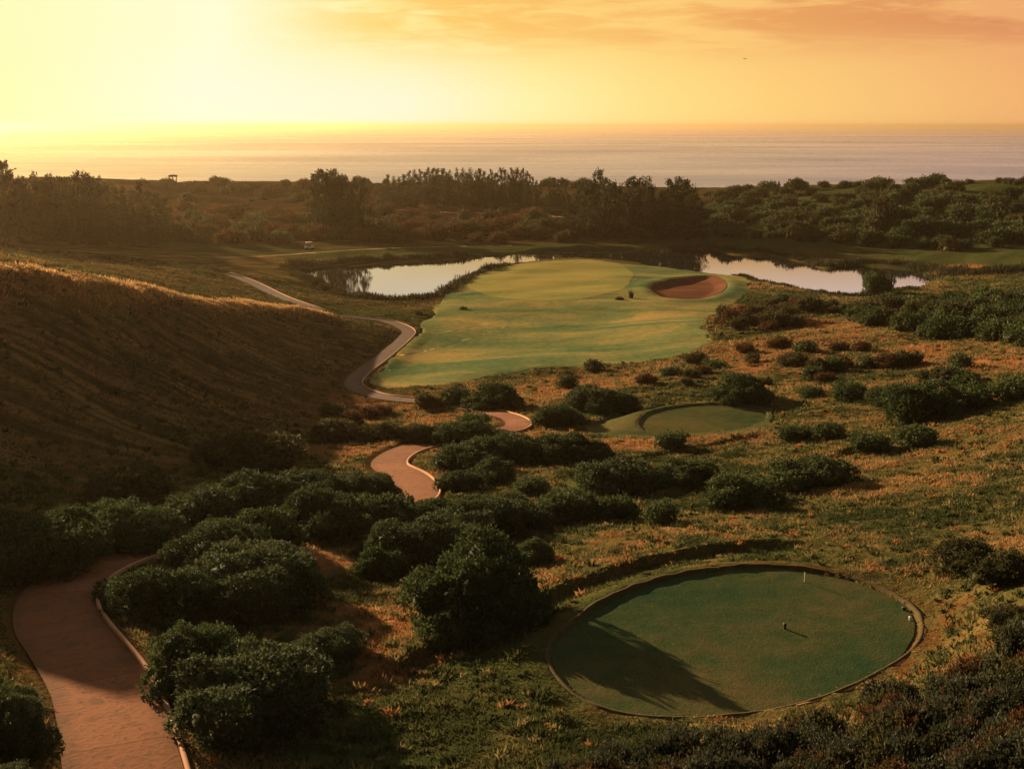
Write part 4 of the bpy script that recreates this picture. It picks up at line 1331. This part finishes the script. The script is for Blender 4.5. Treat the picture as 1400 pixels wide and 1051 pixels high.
# a gull over the sea
p = CZ + 0; dr_ = ray(1018, 81); tq = 190 / dr_[1]; loc = (dr_[0] * tq, dr_[1] * tq, CZ + dr_[2] * tq)
V = np.array([(0, .22, .0), (.05, 0, .05), (0, -.28, .0), (-.05, 0, .05), (0, 0, -.05), (-.32, .06, .14), (-.66, -.06, .06), (-.3, -.07, .13), (.32, .06, .14), (.66, -.06, .06), (.3, -.07, .13), (-.06, -.4, 0), (.06, -.4, 0)])
Fc = np.array([(0, 3, 1), (0, 1, 4), (0, 4, 3), (2, 1, 3), (2, 4, 1), (2, 3, 4), (3, 5, 7), (5, 6, 7), (1, 10, 8), (8, 10, 9), (3, 7, 2), (1, 2, 10), (2, 11, 12)])
tag(link('bird', np_mesh('bird', V, Fc, M['dark']), None, loc, .6), 'tiny dark bird alone in the orange sky over the sea', 'bird')
g = at_h(965, 356, 32.0)
V, Fc = icos(2); V = V * np.array([.32, .16, .14]); V[:, 2] += .05
V2, F2 = icos(1); V2 = V2 * .085 + np.array([.3, 0, .27]); V3, F3 = tubes([([(.22, 0, .08), (.29, 0, .26)], [.06, .045]), ([(.36, 0, .27), (.46, 0, .25)], [.03, .01])], 6)
dk = np_mesh('duck', np.concatenate([V, V2, V3]), [np.concatenate([Fc, F2 + len(V)]), F3 + len(V) + len(V2)], M['dark'], True)
tag(link('duck', dk, None, (g[0], g[1], Z_POND)), 'tiny dark duck on the bright pond water behind the bunker', 'duck')
# ------------------------------------------------------------------ light, sky, air
def srgb(r, g, b, k=1.0):
    f = lambda v: ((v / 255 + .055) / 1.055) ** 2.4 if v > 10 else v / 255 / 12.92
    return tuple(f(v) * k for v in (r, g, b))


sun_d = bpy.data.lights.new('sun', 'SUN')
sun_d.energy = 4.9; sun_d.angle = math.radians(.55); sun_d.color = (1.0, .74, .45)
sun = bpy.data.objects.new('sun', sun_d); COL.objects.link(sun)
sdir = Vector((math.sin(SUN_AZ) * math.cos(SUN_EL), math.cos(SUN_AZ) * math.cos(SUN_EL), math.sin(SUN_EL)))
sun.rotation_euler = sdir.to_track_quat('Z', 'Y').to_euler()
sun.location = (-200, 250, 200)

w = bpy.data.worlds.new('World'); SC.world = w; w.use_nodes = True
t = NT(w.node_tree); bg = w.node_tree.nodes['Background']
BG = 0.1
KS = 1.0 / (BG * 2 ** EXPOSURE)
sky = t.new('ShaderNodeTexSky', sky_type='NISHITA')
sky.sun_disc = False; sky.sun_elevation = SUN_EL; sky.sun_rotation = SUN_AZ
sky.air_density = 1.5; sky.dust_density = 3.0
d = t.new('ShaderNodeTexCoord').outputs['Generated']
s = t.new('ShaderNodeSeparateXYZ'); t.put(s.inputs[0], d)
az = t.math('MULTIPLY', t.math('ARCTAN2', s.outputs[0], s.outputs[1]), 180 / math.pi)
el = t.math('MULTIPLY', t.math('ARCSINE', s.outputs[2]), 180 / math.pi)
u = t.mr(az, -60, 60)
A = lambda a: (a + 60) / 120
hor = t.ramp(u, [(A(-60), srgb(150, 85, 50)), (A(-40), srgb(255, 225, 130)), (A(-23), srgb(255, 245, 175)), (A(-14), srgb(254, 249, 222)), (A(-5), srgb(254, 249, 218)), (A(1), srgb(255, 243, 172)),
                 (A(6), srgb(255, 226, 140)), (A(12), srgb(254, 208, 124)), (A(22), srgb(244, 180, 114)), (A(40), srgb(165, 112, 92)), (A(60), srgb(90, 70, 72))])
top = t.ramp(u, [(A(-60), srgb(120, 75, 50)), (A(-40), srgb(255, 215, 110)), (A(-23), srgb(255, 243, 180)), (A(-13), srgb(254, 249, 212)), (A(-6), srgb(255, 238, 160)), (A(1), srgb(255, 218, 128)),
                 (A(8), srgb(252, 202, 118)), (A(22), srgb(236, 168, 110)), (A(40), srgb(150, 100, 85)), (A(60), srgb(80, 66, 72))])
base = t.mix(t.mr(el, .6, 4.6, 0, 1, True), hor, top)
# cloud sheets, thin and stretched along the horizon
cv = t.new('ShaderNodeCombineXYZ'); t.put(cv.inputs[0], t.math('MULTIPLY', az, .075)); t.put(cv.inputs[1], t.math('MULTIPLY', t.math('ADD', el, t.math('MULTIPLY', az, .012)), .55))
c1 = t.noise(cv.outputs[0], 1.3, 6, .55, .5)
c2 = t.noise(cv.outputs[0], 4.5, 5, .6, .9)
cl = t.math('ADD', t.math('MULTIPLY', c1, .7), t.math('MULTIPLY', c2, .3))
band = t.math('MULTIPLY', t.mr(el, 2.4, 4.6, 0, 1, True), t.mr(az, -13, -3, 0, 1, True))
cloud = t.math('MULTIPLY', t.mr(cl, .41, .56, 0, 1, True), band)
cdark = t.ramp(u, [(A(-10), srgb(255, 208, 100)), (A(3), srgb(246, 184, 98)), (A(10), srgb(232, 160, 92)), (A(22), srgb(212, 132, 88))])
base = t.mix(t.math('MULTIPLY', cloud, .85), base, cdark)
lit = t.math('MULTIPLY', t.mr(c2, .55, .72, 0, 1, True), t.math('MULTIPLY', band, t.mr(az, 2, 14)))
base = t.mix(t.math('MULTIPLY', lit, .45), base, srgb(255, 196, 120))
# above the frame: pale lit cloud, then the dusky upper sky
hi = t.ramp(u, [(A(-60), srgb(120, 95, 85)), (A(-35), srgb(255, 226, 140, 1.7)), (A(-15), srgb(255, 228, 150, 1.5)), (A(-6), srgb(255, 238, 208)), (A(10), srgb(252, 226, 205, 1.1)), (A(22), srgb(240, 212, 208, 1.25)), (A(45), srgb(130, 115, 120)), (A(60), srgb(80, 75, 85))])
hi = t.mix(1.0, hi, (1.25, 1.25, 1.25), 'MULTIPLY')
base = t.mix(t.mr(el, 5.4, 8.0, 0, 1, True), base, hi)
zen = srgb(128, 134, 136)
base = t.mix(t.mr(el, 10, 32, 0, 1, True), base, zen)
back = t.mr(t.math('ABSOLUTE', az), 55, 100, 0, 1, True)
base = t.mix(back, base, srgb(78, 76, 76))
base = t.mix(t.mr(el, -.5, -4, 0, 1, True), base, srgb(60, 45, 32))
base = t.mix(1.0, base, (KS, KS, KS), 'MULTIPLY')
tot = t.mix(1.0, base, t.mix(1.0, sky.outputs[0], (.012, .012, .012), 'MULTIPLY'), 'ADD')
t.put(bg.inputs['Color'], tot)
bg.inputs['Strength'].default_value = BG

hz_m = bpy.data.materials.new('haze_air'); hz_m.use_nodes = True
ht = NT(hz_m.node_tree)
for n in list(ht.N):
    if n.type == 'BSDF_PRINCIPLED': ht.N.remove(n)
pv = ht.new('ShaderNodeVolumePrincipled')
pv.inputs['Color'].default_value = (.58, .40, .215, 1)
pv.inputs['Density'].default_value = HAZE
pv.inputs['Anisotropy'].default_value = .62
ht.L.new(pv.outputs[0], ht.N['Material Output'].inputs['Volume'])
lo_z = min(float(GH.min()), 0.0) - 1.0
V, Fc = boxes([(0, SE / 2 - 250, (CZ + 12 + lo_z) / 2, SE * 2 + 400, SE + 900, CZ + 12 - lo_z)])
hz = link('haze', np_mesh('haze', V, Fc, hz_m)); tag(hz, kind='stuff')

SC.view_settings.view_transform = 'Standard'
try:
    SC.view_settings.look = 'None'
except Exception:
    pass
SC.view_settings.exposure = EXPOSURE
SC.view_settings.gamma = 1.0
SC.view_settings.use_curve_mapping = False
SC.cycles.max_bounces = 6
SC.cycles.diffuse_bounces = 2
SC.cycles.glossy_bounces = 3
SC.cycles.transmission_bounces = 3
SC.cycles.transparent_max_bounces = 8
SC.cycles.volume_bounces = 0
SC.cycles.sample_clamp_indirect = 4.0
SC.cycles.use_denoising = True
